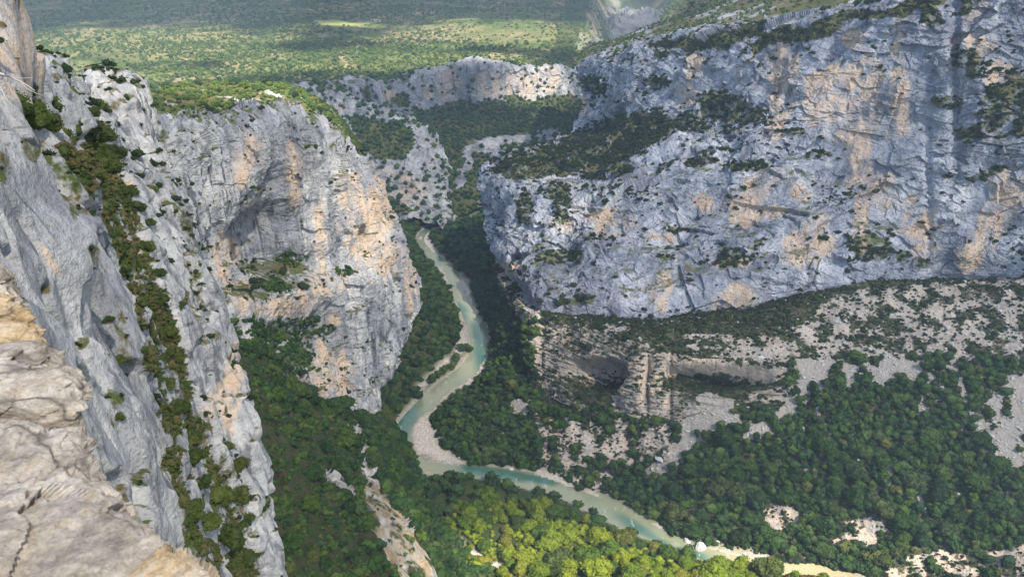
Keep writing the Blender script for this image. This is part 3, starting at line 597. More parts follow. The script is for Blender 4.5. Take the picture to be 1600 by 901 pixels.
# ------------------------------------------------------------------ plateau and far country
def plateau():
    ys = np.concatenate([np.linspace(1150, 2300, 120), np.geomspace(2310, 16000, 240)]); us = np.linspace(-1.1, .9, 520)
    U_, Yp = np.meshgrid(us, ys); X = U_*Yp; P = np.c_[X.ravel(), Yp.ravel(), np.zeros(X.size)]
    x, y = P[:, 0], P[:, 1]
    z = 150+fbm(P, (700, 700, 1), 5, 801)*26+fbm(P, (140, 140, 1), 3, 802)*5
    z += smooth(4200, 9000, y)*(260+fbm(P, (1500, 1500, 1), 5, 803)*260)+smooth(9000, 15000, y)*900
    z += smooth(-600, -3000, x)*smooth(3500, 6500, y)*200
    P[:, 2] = z; px, py, _ = project(P)
    # keep clear of the near gorge: drop below the rim line
    rimx = np.array([world(*c)[0] for c in rim]); rimy = np.array([c[2] for c in rim])
    ry = np.interp(x, np.r_[-1400, -900, rimx], np.r_[1150, 1250, rimy])
    z = np.where(y < ry+25, np.minimum(z, np.interp(x, rimx, [world(*c)[2] for c in rim])-8-(ry+25-y)*3.), z)
    # meet the rim height
    rz = np.interp(x, rimx, [world(*c)[2] for c in rim]); k = smooth(450, 20, y-ry)*(y > ry)*(x > -700); z = z*(1-k)+(rz-2)*k
    # side valley at the right: floor drops away
    vx = np.interp(y, [1900, 2400, 3000, 4000, 6000, 9000], [225, 305, 400, 560, 900, 1500]); vw = np.interp(y, [1900, 3000, 6000], [70, 100, 230])
    vd = np.exp(-((x-vx)/vw)**4); z -= vd*smooth(1900, 2300, y)*230*(1-smooth(7000, 10000, y))
    # bare hill beyond it on the right
    z += smooth(vx+vw*.8, vx+vw*4.5, x)*smooth(1500, 2600, y)*330*(1-.0*x)
    P[:, 2] = z; px, py, _ = project(P); w = fbm(P, (120, 120, 60), 4, 805)
    fld = polys(px+w*5, py+w*1.5, [[(492,33),(520,31),(540,33),(545,36),(588,33),(588,36),(540,41),(500,40)]]).astype(float)
    veg = np.where(x > vx-vw*2.2, 1, 0)*np.where(x < vx+vw, 1, 0)*.8*smooth(1900, 2100, y)
    painted_sun = blob(px, py, [(200,70,170,20),(680,95,90,10),(790,54,120,12),(480,108,90,6),(60,100,90,8)], w*1.2+fbm(P, (30, 30, 30), 3, 806)*.6, soft=.6)*.8  # sunlit patches painted into the ground colour
    right = smooth(vx+vw*.6, vx+vw*1.5, x)
    gy_ = np.gradient(z.reshape(X.shape), axis=1).ravel(); steep = smooth(.35, .8, np.abs(np.gradient(z.reshape(X.shape), axis=1).ravel()/(np.gradient(X, axis=1).ravel()))) 
    steep = np.clip(steep*(vd > .02), 0, 1)
    sc = np.maximum(steep*np.clip(.35+w*1.4, 0, 1), right*np.clip(.15+w, 0, 1)*.5)*.7
    o = mesh_np('plateau', P, quads(len(ys), len(us)), M_PLAIN, dict(field=fld, veg=np.clip(veg*(1-steep), 0, 1), orange=np.maximum(painted_sun, right*.5), scree=sc), True); tag(o, 'broad plateau of scrub and dry grass beyond the gorge rim rising to hills', kind='structure')
    return dict(P=P, px=px, py=py, ry=ry, painted_sun=painted_sun, fld=fld)
def faint(P, N, px, py): w = fbm(P, 150, 4, 44); return dict(orange=Z(len(px)), veg=np.clip(.25+w*1.1, 0, 1), scree=Z(len(px)), dark=Z(len(px))+.2)
fr_ = [(780,20,5600),(850,22,5300),(900,25,5100),(950,29,4900),(1000,33,4700),(1040,30,4700)]
sheet('cliff', [[world(x, y-4, Y+900) for x, y, Y in fr_], fr_, [(x, y+13, Y-60) for x, y, Y in fr_], [(x, y+46, Y-500) for x, y, Y in fr_]], 220, 70, D_cliff(120, 40, 14, 900, 2.), faint, rock_mat('far_gorge_rock', 40., lo=(.24, .24, .25), mid=(.38, .37, .37), hi=(.52, .50, .47)), 'F1', label='far pale cliff band of the side gorge at the top of the view')
fp_ = [(846,58,2950),(880,56,2900),(912,60,2780),(936,68,2640),(950,78,2480)]
sheet('cliff', [[world(x-14, y-3, Y+60) for x, y, Y in fp_], fp_, [(x+2, y+10, Y-10) for x, y, Y in fp_], [(x+10, y+34, Y-60) for x, y, Y in fp_]], 120, 60, D_cliff(60, 20, 7, 910, 2.), faint, bpy.data.materials['far_gorge_rock'], 'F2', label='small pale cliff where the plateau ends above the side gorge')
PL = plateau(); print('plateau', round(time.time()-T0, 1))
# ------------------------------------------------------------------ foliage building blocks
def ico(sub):
    import bmesh
    bm = bmesh.new(); bmesh.ops.create_icosphere(bm, subdivisions=sub, radius=1); V = np.array([v.co[:] for v in bm.verts]); Fc = np.array([[v.index for v in f.verts] for f in bm.faces]); bm.free(); return V, Fc
ICO = {1: ico(1), 2: ico(2)}
def crown(seed, lobes, sub, leaves, lsize, flat=.85, height=1.0, spread=.55):
    """unit crown (radius about 1, base at z=0): uneven lumps wrapped in loose leaf clumps"""
    r = np.random.default_rng(seed); Vs = []; Fs = []; n = 0; V0, F0 = ICO[sub]; cs = []
    for k in range(lobes):
        a = r.uniform(0, 2*math.pi); q = spread*math.sqrt(r.uniform(0, 1)) if k else 0
        c = np.array([q*math.cos(a), q*math.sin(a), r.uniform(.45, 1.15)*height*(1-.35*q)]); s = r.uniform(.24, .50)*(1 if k else 1.5); cs.append((c, s))
        V = V0*s*(.86 if leaves > 1000 else 1)*np.array([1, 1, flat])*(1+.32*vnoise(V0*2.1+seed*3+k, seed)[:, None]+.2*vnoise(V0*5.1+seed*3+k, seed)[:, None]); Vs.append(V+c); Fs.append(F0+n); n += len(V)
    T = np.concatenate(Fs); Q = np.zeros((0, 4), int)
    if leaves:
        idx = r.integers(0, lobes, leaves); C = np.array([cs[i][0] for i in idx]); Sz = np.array([cs[i][1] for i in idx])
        d = r.normal(size=(leaves, 3)); d /= np.linalg.norm(d, axis=1)[:, None]; d[:, 2] = np.abs(d[:, 2])*.9-.25*r.random(leaves)
        p = C+d*np.array([1, 1, flat])*(Sz*r.uniform(.85, 1.45, leaves))[:, None]
        nn = d+r.normal(size=(leaves, 3))*.55; nn /= np.linalg.norm(nn, axis=1)[:, None]
        a = np.cross(nn, r.normal(size=(leaves, 3))); a /= np.linalg.norm(a, axis=1)[:, None]; b = np.cross(nn, a); s = lsize*r.uniform(.6, 1.4, leaves)[:, None]
        q = np.stack([p-a*s, p-b*s*.8, p+a*s, p+b*s*.8], 1).reshape(-1, 3); Vs.append(q); Q = np.arange(leaves*4).reshape(-1, 4)+n
    return np.concatenate(Vs), T, Q
def trunk(seed):
    r = np.random.default_rng(seed); Vs = []; Fs = []; n = 0
    def tube(pts, rad):
        nonlocal n
        k = 6; a = np.arange(k)*2*math.pi/k
        V = np.concatenate([np.c_[p[0]+q*np.cos(a), p[1]+q*np.sin(a), np.full(k, p[2])] for p, q in zip(pts, rad)]); Vs.append(V)
        for i in range(len(pts)-1):
            for j in range(k): Fs.append([n+i*k+j, n+i*k+(j+1) % k, n+(i+1)*k+(j+1) % k, n+(i+1)*k+j])
        n += len(V)
    tube([(0, 0, -.3), (.03, .02, .3), (-.02, .03, .8)], [.085, .06, .035])
    for k in range(4):
        a = r.uniform(0, 6.28); tube([(0, 0, .3+.08*k), (.2*math.cos(a), .2*math.sin(a), .55+.08*k), (.42*math.cos(a), .42*math.sin(a), .85)], [.035, .025, .012])
    return np.concatenate(Vs), np.array(Fs)
A_CR = [crown(100+k, 16+2*k, 2, 3000, .085, .8, .85+.09*k, .60+.04*k) for k in range(6)]
SH_CR = [crown(200+k, 8, 2, 500, .075, .75, .8, .75) for k in range(5)]
B_CR = [crown(300+k, 9, 1, 190, .12, .8, 1.0, .62) for k in range(8)]
BS_CR = [crown(350+k, 5, 1, 70, .14, .8, .75, .8) for k in range(8)]
C_CR = [crown(400+k, 4, 1, 14, .2, .8, .9, .6) for k in range(8)]
D_CR = [crown(500+k, 1, 1, 5, .4, .8, .7, .0) for k in range(6)]
TR = [trunk(k) for k in range(3)]
def spread_pts(P, w, n, gap, seed, pmin=None):
    """n points of P picked by weight w, at least gap (array or number, m) apart"""
    r = np.random.default_rng(seed); w = np.clip(w, 0, None); cand = r.choice(len(P), size=min(int(n*5)+10, int((w > 0).sum())), replace=False, p=w/w.sum()) if (w > 0).sum() else []
    g = np.broadcast_to(gap, (len(P),)); cell = {}; out = []; gm = float(np.max(g[w > 0])) if len(cand) else 1
    for i in cand:
        p = P[i]; k = tuple((p//gm).astype(int)); ok = True
        for dx in (-1, 0, 1):
            for dy in (-1, 0, 1):
                for dz in (-1, 0, 1):
                    for j in cell.get((k[0]+dx, k[1]+dy, k[2]+dz), ()):
                        q = P[j]-p
                        if q@q < (.5*(g[i]+g[j]))**2: ok = False; break
                    if not ok: break
                if not ok: break
            if not ok: break
        if ok:
            cell.setdefault(k, []).append(i); out.append(i)
            if len(out) >= n: break
    return np.array(out, int)
def area_w(sh):
    """how much of the surface a vertex stands for (m2)"""
    G = sh['P'].reshape(sh['nv'], sh['nu'], 3); c = np.cross(np.gradient(G, axis=1), np.gradient(G, axis=0)); return np.linalg.norm(c, axis=-1).ravel()
def inframe(px, py, m=70): return (px > -m) & (px < 1600+m) & (py > -m) & (py < 901+m)
def mass(name, label, pts, rad, protos, mat, seed, hs=(.8, 1.2), sink=.15, lowh=None):
    """one object of kind stuff: many crowns that nobody would count"""
    r = np.random.default_rng(seed); Vs = []; Ts = []; Qs = []; Rn = []; n = 0; which = r.integers(0, len(protos), len(pts))
    for k, (V0, T0_, Q0) in enumerate(protos):
        I = np.where(which == k)[0]
        if not len(I): continue
        a = r.uniform(0, 2*math.pi, len(I)); c, s = np.cos(a)[:, None], np.sin(a)[:, None]; rr = rad[I][:, None]; h = r.uniform(hs[0], hs[1], len(I))[:, None]
        ex = r.uniform(.8, 1.25, len(I))[:, None]
        x = (V0[None, :, 0]*c-V0[None, :, 1]*s)*rr*ex; y = (V0[None, :, 0]*s+V0[None, :, 1]*c)*rr/ex; z = (V0[None, :, 2]-sink)*rr*h
        V = np.stack([x, y, z], -1)+pts[I][:, None, :]; m = len(V0); off = (n+np.arange(len(I))*m)
        Vs.append(V.reshape(-1, 3)); Ts.append((T0_[None]+off[:, None, None]).reshape(-1, 3))
        if len(Q0): Qs.append((Q0[None]+off[:, None, None]).reshape(-1, 4))
        Rn.append(np.repeat(np.clip(r.normal(.45, .25, len(I)), 0, 1), m)); n += m*len(I)
    o = mesh_np(name, np.concatenate(Vs), [np.concatenate(Ts)]+([np.concatenate(Qs)] if Qs else []), mat, dict(rnd=np.concatenate(Rn)))
    tag(o, label, kind='stuff'); print(name, len(pts), n, round(time.time()-T0, 1)); return o
def conv(protos, mat, nm): return [mesh_np(nm, V, [T, Q] if len(Q) else T, mat, link=False) for V, T, Q in protos]
ME_TREE = conv(A_CR, L_DARKO, 'crown'); ME_GROVE = conv(A_CR, L_GROVEO, 'crown'); ME_SHRUB = conv(SH_CR, L_SHRUBO, 'shrub')
ME_TR = [mesh_np('trunk', V, Fq, M_BARK, link=False) for V, Fq in TR]
def tree(p, r, seed, label, group, meshes=ME_TREE, h=1.0):
    q = np.random.default_rng(seed); e_ = bpy.data.objects.new('tree', None); COL.objects.link(e_); e_.empty_display_size = .5
    e_.location = p; e_.rotation_euler = (0, 0, q.uniform(0, 6.28)); e_.scale = (r*q.uniform(.78, 1.25), r*q.uniform(.78, 1.25), r*h*q.uniform(.8, 1.3))
    for nm, me in (('trunk', ME_TR[seed % 3]), ('crown', meshes[seed % len(meshes)])):
        c = bpy.data.objects.new(nm, me); COL.objects.link(c); c.parent = e_
        if nm == 'crown': c.location = (0, 0, .12)
    return tag(e_, label, 'tree', group)
def shrub(p, r, seed, label, group, h=1.0, sink=.2, meshes=None):
    q = np.random.default_rng(seed); o = bpy.data.objects.new('shrub', (meshes or ME_SHRUB)[seed % 5]); COL.objects.link(o)
    o.location = (p[0], p[1], p[2]-sink*r); o.rotation_euler = (q.uniform(-.15, .15), q.uniform(-.15, .15), q.uniform(0, 6.28)); o.scale = (r*q.uniform(.85, 1.25), r*q.uniform(.85, 1.25), r*h*q.uniform(.8, 1.2)); return tag(o, label, 'shrub', group)

# ------------------------------------------------------------------ trees one can tell apart
used = []
def pick(P, w, n, gap, seed): i = spread_pts(P, w, n, gap, seed); return i
# sunlit grove inside the bend at the bottom
fpx, fpy, ft = FLOOR['px'], FLOOR['py'], FLOOR['t']; FP = FLOOR['P']
fw = np.ones(len(FP))*(ft > 4)*(FLOOR['gv'] < .3)
grove = fw*inpoly(fpx, fpy, [(700,800),(760,790),(850,800),(930,830),(1000,850),(1060,868),(1120,888),(1300,905),(1400,990),(560,990),(640,900)])*(FP[:, 2] < 40)
ig = pick(FP, grove, 150, 9.5, 1); 
for k, i in enumerate(ig):
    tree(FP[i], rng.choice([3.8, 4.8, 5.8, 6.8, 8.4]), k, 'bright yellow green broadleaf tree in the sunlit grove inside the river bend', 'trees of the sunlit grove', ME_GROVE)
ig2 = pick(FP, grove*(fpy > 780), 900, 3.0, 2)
mass('grove_undergrowth', 'low yellow green growth between the trees of the sunlit grove', FP[ig2], rng.uniform(2., 4.2, len(ig2)), B_CR, leaf_mat('foliage_grove_low_lit', C_GROVE_LIT, True, .35), 3)
# left spur
sS = SHEETS['S']; aw = area_w(sS); vis = inframe(sS['px'], sS['py'], 90)
gr = inpoly(sS['px'], sS['py'], [(568,735),(590,760),(625,800),(690,905),(622,905),(590,850),(562,790)]) | spine(sS['px'], sS['py'])
ws = aw*vis*(~gr)*(sS['px'] > 330)*(sS['px'] < 640)*(sS['N'][:, 2] > .2)
isp = pick(sS['P'], ws, 110, np.clip(sS['dep']*.0125, 3.6, 7), 11)
for k, i in enumerate(isp):
    tree(sS['P'][i], sS['dep'][i]*rng.uniform(.0085, .0125), 500+k, 'dark green broadleaf tree on the shaded wooded spur at lower left', 'trees of the shaded spur')
isu = pick(sS['P'], aw*vis*np.where(gr, .2, 1)*(sS['px'] < 720), 1900, 1.9, 12)
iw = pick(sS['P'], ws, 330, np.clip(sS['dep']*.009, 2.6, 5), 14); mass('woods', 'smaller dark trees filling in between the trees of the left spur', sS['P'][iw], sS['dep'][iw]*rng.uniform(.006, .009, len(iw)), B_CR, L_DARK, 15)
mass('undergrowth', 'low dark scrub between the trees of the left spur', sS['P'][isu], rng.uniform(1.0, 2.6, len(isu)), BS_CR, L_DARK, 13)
# right bank, the largest trees near the river
s2 = SHEETS['R2']; aw2 = area_w(s2); x2, y2 = s2['px'], s2['py']; v2 = inframe(x2, y2, 90); veg2 = s2['at']['veg']; sc2 = s2['at']['scree']
wbank = aw2*v2*(y2 > 690)*(x2 > 1050)*(veg2 > .8)*(sc2 < .3)*(s2['P'][:, 2] > 0)
ib = pick(s2['P'], wbank, 70, 12, 21)
for k, i in enumerate(ib):
    tree(s2['P'][i], rng.uniform(5.2, 8.0), 900+k, 'dark green broadleaf tree on the wooded right bank below the scree chutes', 'trees of the right bank')

def rockproto(k): V0, F0 = ICO[1]; return V0*(1+.5*facet(V0+k*7, .9, k)[:, None])*np.array([1.2, .9, .7])+np.array([0, 0, .2]), F0, np.zeros((0, 4), int)
RK = [rockproto(k) for k in range(6)]; M_LOOSE = plain('loose_limestone', (.36, .345, .32))
wr = aw2*v2*np.where(sc2 > .6, 1, np.where((sc2 > .1) & (veg2 < .5), .5, .03))*np.where(inpoly(x2, y2, [(820,490),(900,500),(1000,540),(1070,550),(1235,575),(1235,625),(1150,632),(1060,655),(990,660),(830,640)]), .02, 1); i = pick(s2['P'], wr, 3800, .9, 36)
mass('rubble', 'loose pale limestone blocks on the scree and rubble of the right slope', s2['P'][i], np.exp(rng.normal(-.55, .5, len(i))), RK, M_LOOSE, 37)
wr = (FLOOR['gv'] > .4)*(ft > -1)*inframe(fpx, fpy); i = pick(FP, wr, 900, 1.2, 38); mass('river_stones', 'pale stones and cobbles on the gravel banks', FP[i], np.exp(rng.normal(-.5, .5, len(i))), RK, M_LOOSE, 39)
# ------------------------------------------------------------------ woods
w_ = fbm(s2['P'], 22, 3, 31)
wf = aw2*v2*(s2['P'][:, 2] > -1)*(veg2 > .75)*(sc2 < .3)*(((y2 > 640)|(x2 < 840)|((y2 > 560)&(x2 > 1230))))*(veg2 > .6)*smooth(-.8, -.3, w_)
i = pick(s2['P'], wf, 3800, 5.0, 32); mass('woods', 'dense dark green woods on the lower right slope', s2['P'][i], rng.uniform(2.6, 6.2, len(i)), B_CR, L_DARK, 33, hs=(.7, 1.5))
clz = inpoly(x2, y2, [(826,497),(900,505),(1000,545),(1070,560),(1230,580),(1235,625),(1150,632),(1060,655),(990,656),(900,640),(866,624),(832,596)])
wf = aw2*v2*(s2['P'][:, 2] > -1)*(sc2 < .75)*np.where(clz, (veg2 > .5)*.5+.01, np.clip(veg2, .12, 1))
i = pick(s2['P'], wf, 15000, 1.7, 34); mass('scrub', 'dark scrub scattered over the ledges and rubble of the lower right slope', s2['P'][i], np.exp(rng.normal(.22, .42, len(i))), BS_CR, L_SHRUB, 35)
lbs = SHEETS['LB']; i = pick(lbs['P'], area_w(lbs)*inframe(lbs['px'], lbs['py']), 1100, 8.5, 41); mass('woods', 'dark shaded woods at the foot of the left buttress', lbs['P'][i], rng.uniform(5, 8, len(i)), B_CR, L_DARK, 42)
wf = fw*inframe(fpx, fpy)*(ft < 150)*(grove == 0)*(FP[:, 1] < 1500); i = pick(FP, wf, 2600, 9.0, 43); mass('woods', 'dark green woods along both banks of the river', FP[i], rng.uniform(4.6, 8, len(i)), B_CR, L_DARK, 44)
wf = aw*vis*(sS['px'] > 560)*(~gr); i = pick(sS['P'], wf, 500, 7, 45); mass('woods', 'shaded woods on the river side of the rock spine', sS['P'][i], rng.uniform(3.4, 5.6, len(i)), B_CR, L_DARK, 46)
# right wall: shrubs on ledges
s1 = SHEETS['R1']; aw1 = area_w(s1); x1, y1 = s1['px'], s1['py']; v1 = inframe(x1, y1, 40); veg1 = s1['at']['veg']
wv = blob(x1, y1, VEG_R, fbm(s1['P'], 14, 4, 91)*.8*.8, soft=.2)
i = pick(s1['P'], aw1*v1*(wv > .5), 130, 7.5, 51)
for k, j in enumerate(i): shrub(s1['P'][j], rng.uniform(3.5, 6.0), k, 'dark evergreen shrub rooted on a ledge of the great pale right wall', 'shrubs on the right wall', .9)
i = pick(s1['P'], aw1*v1*(wv > .3), 2600, 2.6, 52); mass('ledge_thicket', 'dark evergreen thickets on ledges of the right wall', s1['P'][i], rng.uniform(1.8, 3.8, len(i)), BS_CR, L_SHRUB, 53)
dn = smooth(-.15, .35, fbm(s1['P'], 60, 3, 54))*.9+.12; Pw1 = s1['P']+np.stack([Z(len(x1)), Z(len(x1)), fbm(s1['P'], 45, 3, 79)*16+fbm(s1['P'], 12, 2, 80)*4], -1); ln = np.abs(vnoise(Pw1/np.array([60, 60, 8.]), 78))
dn = (dn*(.3+2.2*smooth(.16, .02, ln)))*smooth(-.1, .3, s1['N'][:, 2]+.25)+1.5*(veg1 > .55); smoothface = blob(x1, y1, [(1350,170,150,120),(1400,330,60,80),(1540,330,50,70),(1230,330,60,50),(1080,440,110,36)], soft=.5)
i = pick(s1['P'], aw1*v1*dn**1.5*(1-.9*smoothface), 6000, 1.5, 55); mass('scrub', 'small dark tufts dotting the cracks of the right wall', s1['P'][i], np.exp(rng.normal(.3, .5, len(i))), BS_CR, L_SHRUB, 56, sink=.3)
cl_ = smooth(.05, .45, fbm(s1['P'], 24, 3, 157)); i = pick(s1['P'], aw1*v1*cl_*(.05+smooth(.0, .3, s1['N'][:, 2]+.2))*(1-.8*smoothface), 700, 3.0, 58); mass('scrub', 'clumps of dark bushes spread over the rougher parts of the right wall', s1['P'][i], np.exp(rng.normal(.85, .35, len(i))), BS_CR, L_SHRUB, 59, sink=.3)
r0 = SHEETS['R0']; i = pick(r0['P'], area_w(r0)*inframe(r0['px'], r0['py']), 1500, 4, 57); mass('scrub', 'scrub over the hillside above the right wall', r0['P'][i], rng.uniform(1.5, 4.2, len(i)), C_CR, L_SCRUB, 58)
# left buttress
sm = SHEETS['M']; am = area_w(sm); vm = sm['at']['veg']
i = pick(sm['P'], am*(vm > .45)*inframe(sm['px'], sm['py']), 40, 5, 61)
for k, j in enumerate(i): shrub(sm['P'][j], rng.uniform(2.0, 4.2), 100+k, 'dark shrub on a ledge of the streaked left buttress', 'shrubs on the left buttress')
i = pick(sm['P'], am*inframe(sm['px'], sm['py'])*((vm > .4)+.05), 1300, 1.6, 62); mass('scrub', 'tufts on the ledges of the left buttress', sm['P'][i], np.exp(rng.normal(.05, .45, len(i))), C_CR, L_SHRUB, 63, sink=.3)
wl = blob(sm['px'], sm['py'], [(470,515,50,16),(430,545,60,26,20),(385,520,30,22),(440,560,50,24),(430,450,22,10),(540,424,20,7),(450,408,22,10)], fbm(sm['P'], 12, 3, 68)*.5, soft=.2)
i = pick(sm['P'], am*(wl > .4), 420, 3.0, 67); mass('ledge_thicket', 'dark bushes along the ledges under the overhang of the left buttress', sm['P'][i], rng.uniform(1.8, 4.0, len(i)), BS_CR, L_DARK, 69)
mt = SHEETS['MT']; i = pick(mt['P'], area_w(mt), 60, 7, 64)
for k, j in enumerate(i): shrub(mt['P'][j], rng.uniform(2.4, 4.6), 200+k, 'rounded green shrub on the sloping top of the left buttress', 'shrubs on top of the left buttress', 1.)
i = pick(mt['P'], area_w(mt)*(1+3*(mt['px'] > 540)), 2200, 2.0, 65); mass('scrub', 'green and tan scrub covering the top of the left buttress', mt['P'][i], rng.uniform(1.2, 3.0, len(i)), BS_CR, L_SCRUB, 66)
# back of the gorge
for key, n, gap, lab, sd in (('B', 5200, 9, 'distant dark woods on the slopes below the plateau cliff', 71), ('B2', 420, 8, 'dark bushes on the rock spur at the bend', 73)):
    sb = SHEETS[key]; i = pick(sb['P'], area_w(sb)*inframe(sb['px'], sb['py'])*((sb['at']['veg'] > .6)+.02), n, gap, sd); mass('woods', lab, sb['P'][i], rng.uniform(4.5, 8, len(i)), C_CR, L_DARK, sd+1)
# plateau scrub
pv = inframe(PL['px'], PL['py'], 60)*(PL['P'][:, 1] > PL['ry']+20)*(PL['P'][:, 1] < 5200)
PJ = PL['P'].copy(); PJ[:, 0] += rng.uniform(-1, 1, len(PJ))*PJ[:, 1]*.0042; PJ[:, 1] += rng.uniform(-1, 1, len(PJ))*8
dd = smooth(-.25, .3, fbm(PL['P'], (260, 380, 100), 4, 81))+.15; 
i = pick(PL['P'], pv*dd*np.where(PL['painted_sun'] > .3, .7, 1)*np.where(PL['fld'] > .3, 0, 1), 17000, 6.5, 82); mass('plateau_woodland', 'patchy oak scrub and woodland spread over the plateau', PJ[i], np.exp(rng.normal(1.3, .35, len(i)))*(1+PL['P'][i, 1]/9000), D_CR, L_SCRUB, 83)
# near wall on the left
sn = SHEETS['N']; an = area_w(sn); xn, yn = sn['px'], sn['py']; vn = sn['at']['veg']; gl = gully(xn, yn)
def px_at(sh, x, y):
    j = np.argmin((sh['px']-x)**2+(sh['py']-y)**2); return sh['P'][j], sh['dep'][j]
ME_NEARB = conv([crown(600+k, 16, 2, 2600, .06, .85, .85, .85) for k in range(5)], leaf_mat('foliage_near_bush', [(.04, .065, .016), (.065, .09, .02), (.10, .115, .025), (.05, .065, .022)], False), 'shrub')
NEAR = [(45,190,40),(25,150,30),(75,170,30),(95,235,28),(10,190,28),(148,215,30),(150,180,24),(165,265,24),(205,300,16),(225,390,16),(245,430,16),(258,560,18),(280,640,20),(300,800,26),(360,850,28),(385,870,22),(255,660,16),(30,175,34),(62,200,34),(48,150,26),(85,215,26),(20,205,24),(140,215,26),(152,250,28),(138,180,18),(160,215,20),(178,240,20),(120,330,12),(112,300,12),(128,365,12),(190,500,13),(196,535,14),(188,565,13),(170,500,9),(182,655,13),(178,625,10),(310,760,26),(335,790,30),(318,820,28),(345,840,28),(300,720,22),(290,690,18),(270,640,18),(262,600,16),(370,780,20),(372,730,18),(5,270,12),(215,330,14),(232,350,12),(250,470,14),(262,520,16),(276,560,16),(235,300,12),(240,600,18),(380,820,18),(352,700,16),(280,480,12)]
for k, (x, y, r_) in enumerate(NEAR):
    p, d = px_at(sn, x, y)
    shrub(p, r_*d/F*.8, 300+k, 'dark green bush clinging to the near left ribs and gully', 'bushes on the near left wall', 1.1, .3, ME_NEARB)
i = pick(sn['P'], an*inframe(xn, yn, 30)*np.where(gl & (vn > .45), 1, 0.02*gl)*(yn > 150), 3400, .4, 84); mass('gully_growth', 'grass tufts and low growth in the gully of the near left wall', sn['P'][i], rng.uniform(.22, .85, len(i)), BS_CR, leaf_mat('foliage_gully', [(.04, .065, .016), (.07, .09, .022), (.12, .095, .04), (.06, .09, .02)]), 85)
i = pick(sn['P'], an*inframe(xn, yn, 30)*(~gl)*((vn > .3)*6+.1*smooth(70, 120, sn['P'][:, 1])), 800, .5, 86); mass('scrub', 'tufts in the cracks of the near left wall', sn['P'][i], np.exp(rng.normal(-.75, .4, len(i)))*np.clip(sn['P'][i, 1]/110, .5, 1.6), BS_CR, L_SHRUB, 87)

# ------------------------------------------------------------------ dead branch at the left edge
def tube_mesh(name, paths, mat, **kw):
    Vs = []; Fs = []; n = 0; k = 6
    for pts, rad in paths:
        pts = np.array(pts, float); t = np.r_[0, np.cumsum(np.linalg.norm(np.diff(pts, axis=0), axis=1))]; T = np.linspace(0, t[-1], 14); C = hermite(pts, t, T); rr = np.interp(T, [0, t[-1]], rad)
        C = C+np.stack([vnoise(C*3+j*7, j) for j in range(3)], -1)*.03
        tg = np.gradient(C, axis=0); tg /= np.linalg.norm(tg, axis=1)[:, None]; u = np.cross(tg, [0.1, .2, 1.]); u /= np.linalg.norm(u, axis=1)[:, None]; v = np.cross(tg, u)
        a = np.arange(k)*2*math.pi/k; V = C[:, None]+(u[:, None]*np.cos(a)[None, :, None]+v[:, None]*np.sin(a)[None, :, None])*rr[:, None, None]; Vs.append(V.reshape(-1, 3))
        for q in range(13):
            for j in range(k): Fs.append([n+q*k+j, n+q*k+(j+1) % k, n+(q+1)*k+(j+1) % k, n+(q+1)*k+j])
        n += len(V)*k
    return mesh_np(name, np.concatenate(Vs), np.array(Fs), mat, None, True, **kw)
def wp(*a): return [world(x, y, d) for x, y, d in a]
br = tube_mesh('dead_branch', [(wp((-30,105,42),(0,115,42),(25,124,41),(55,142,40)), (.09, .02)), (wp((-20,112,42),(4,118,42),(14,105,41),(22,100,41)), (.06, .015)), (wp((10,118,41.5),(30,122,41),(52,122,41)), (.035, .012)), (wp((0,135,42),(14,160,41),(28,172,40.5)), (.04, .012)), (wp((2,150,42),(12,170,41),(16,184,41)), (.035, .012)), (wp((28,126,41),(42,138,41),(68,150,40)), (.03, .01))], M_DEAD)
tag(br, 'bleached bare dead branch sticking out from the rock at the upper left', 'branch')

# ------------------------------------------------------------------ boulders in the river
def boulder(x, y, r_, seed, label):
    V0, F0 = ico_b; V = V0*(1+.35*facet(V0+seed*5, .8, seed)[:, None]+.12*fbm(V0+seed, .5, 3, seed)[:, None])*np.array([1.25, .9, .7])*r_
    p = world_z(x, y, .0); o = mesh_np('boulder', V, F0, M_BOULD, dict(veg=Z(len(V)), orange=Z(len(V)), scree=Z(len(V))+.3, dark=Z(len(V)))); o.location = p+np.array([0, 0, .25*r_]); o.rotation_euler = (0, 0, seed); return tag(o, label, 'boulder', 'white boulders by the river')
import bmesh
ico_b = ico(4)
boulder(1094, 855, 3.6, 1, 'largest white boulder standing in the river near the lower right gravel bank')
boulder(1073, 845, 2.2, 2, 'pointed white boulder at the tip of the long gravel bank')
boulder(1121, 847, 1.9, 3, 'upright grey boulder on the shore just right of the largest river boulder')
boulder(1090, 845, 2.4, 4, 'flat pale boulder on the shore directly behind the largest river boulder')
boulder(1124, 860, 1.0, 5, 'small white boulder in the shallow brown water right of the biggest boulder')
boulder(798, 733, 1.7, 6, 'lone white boulder on the far bank of the turquoise reach')

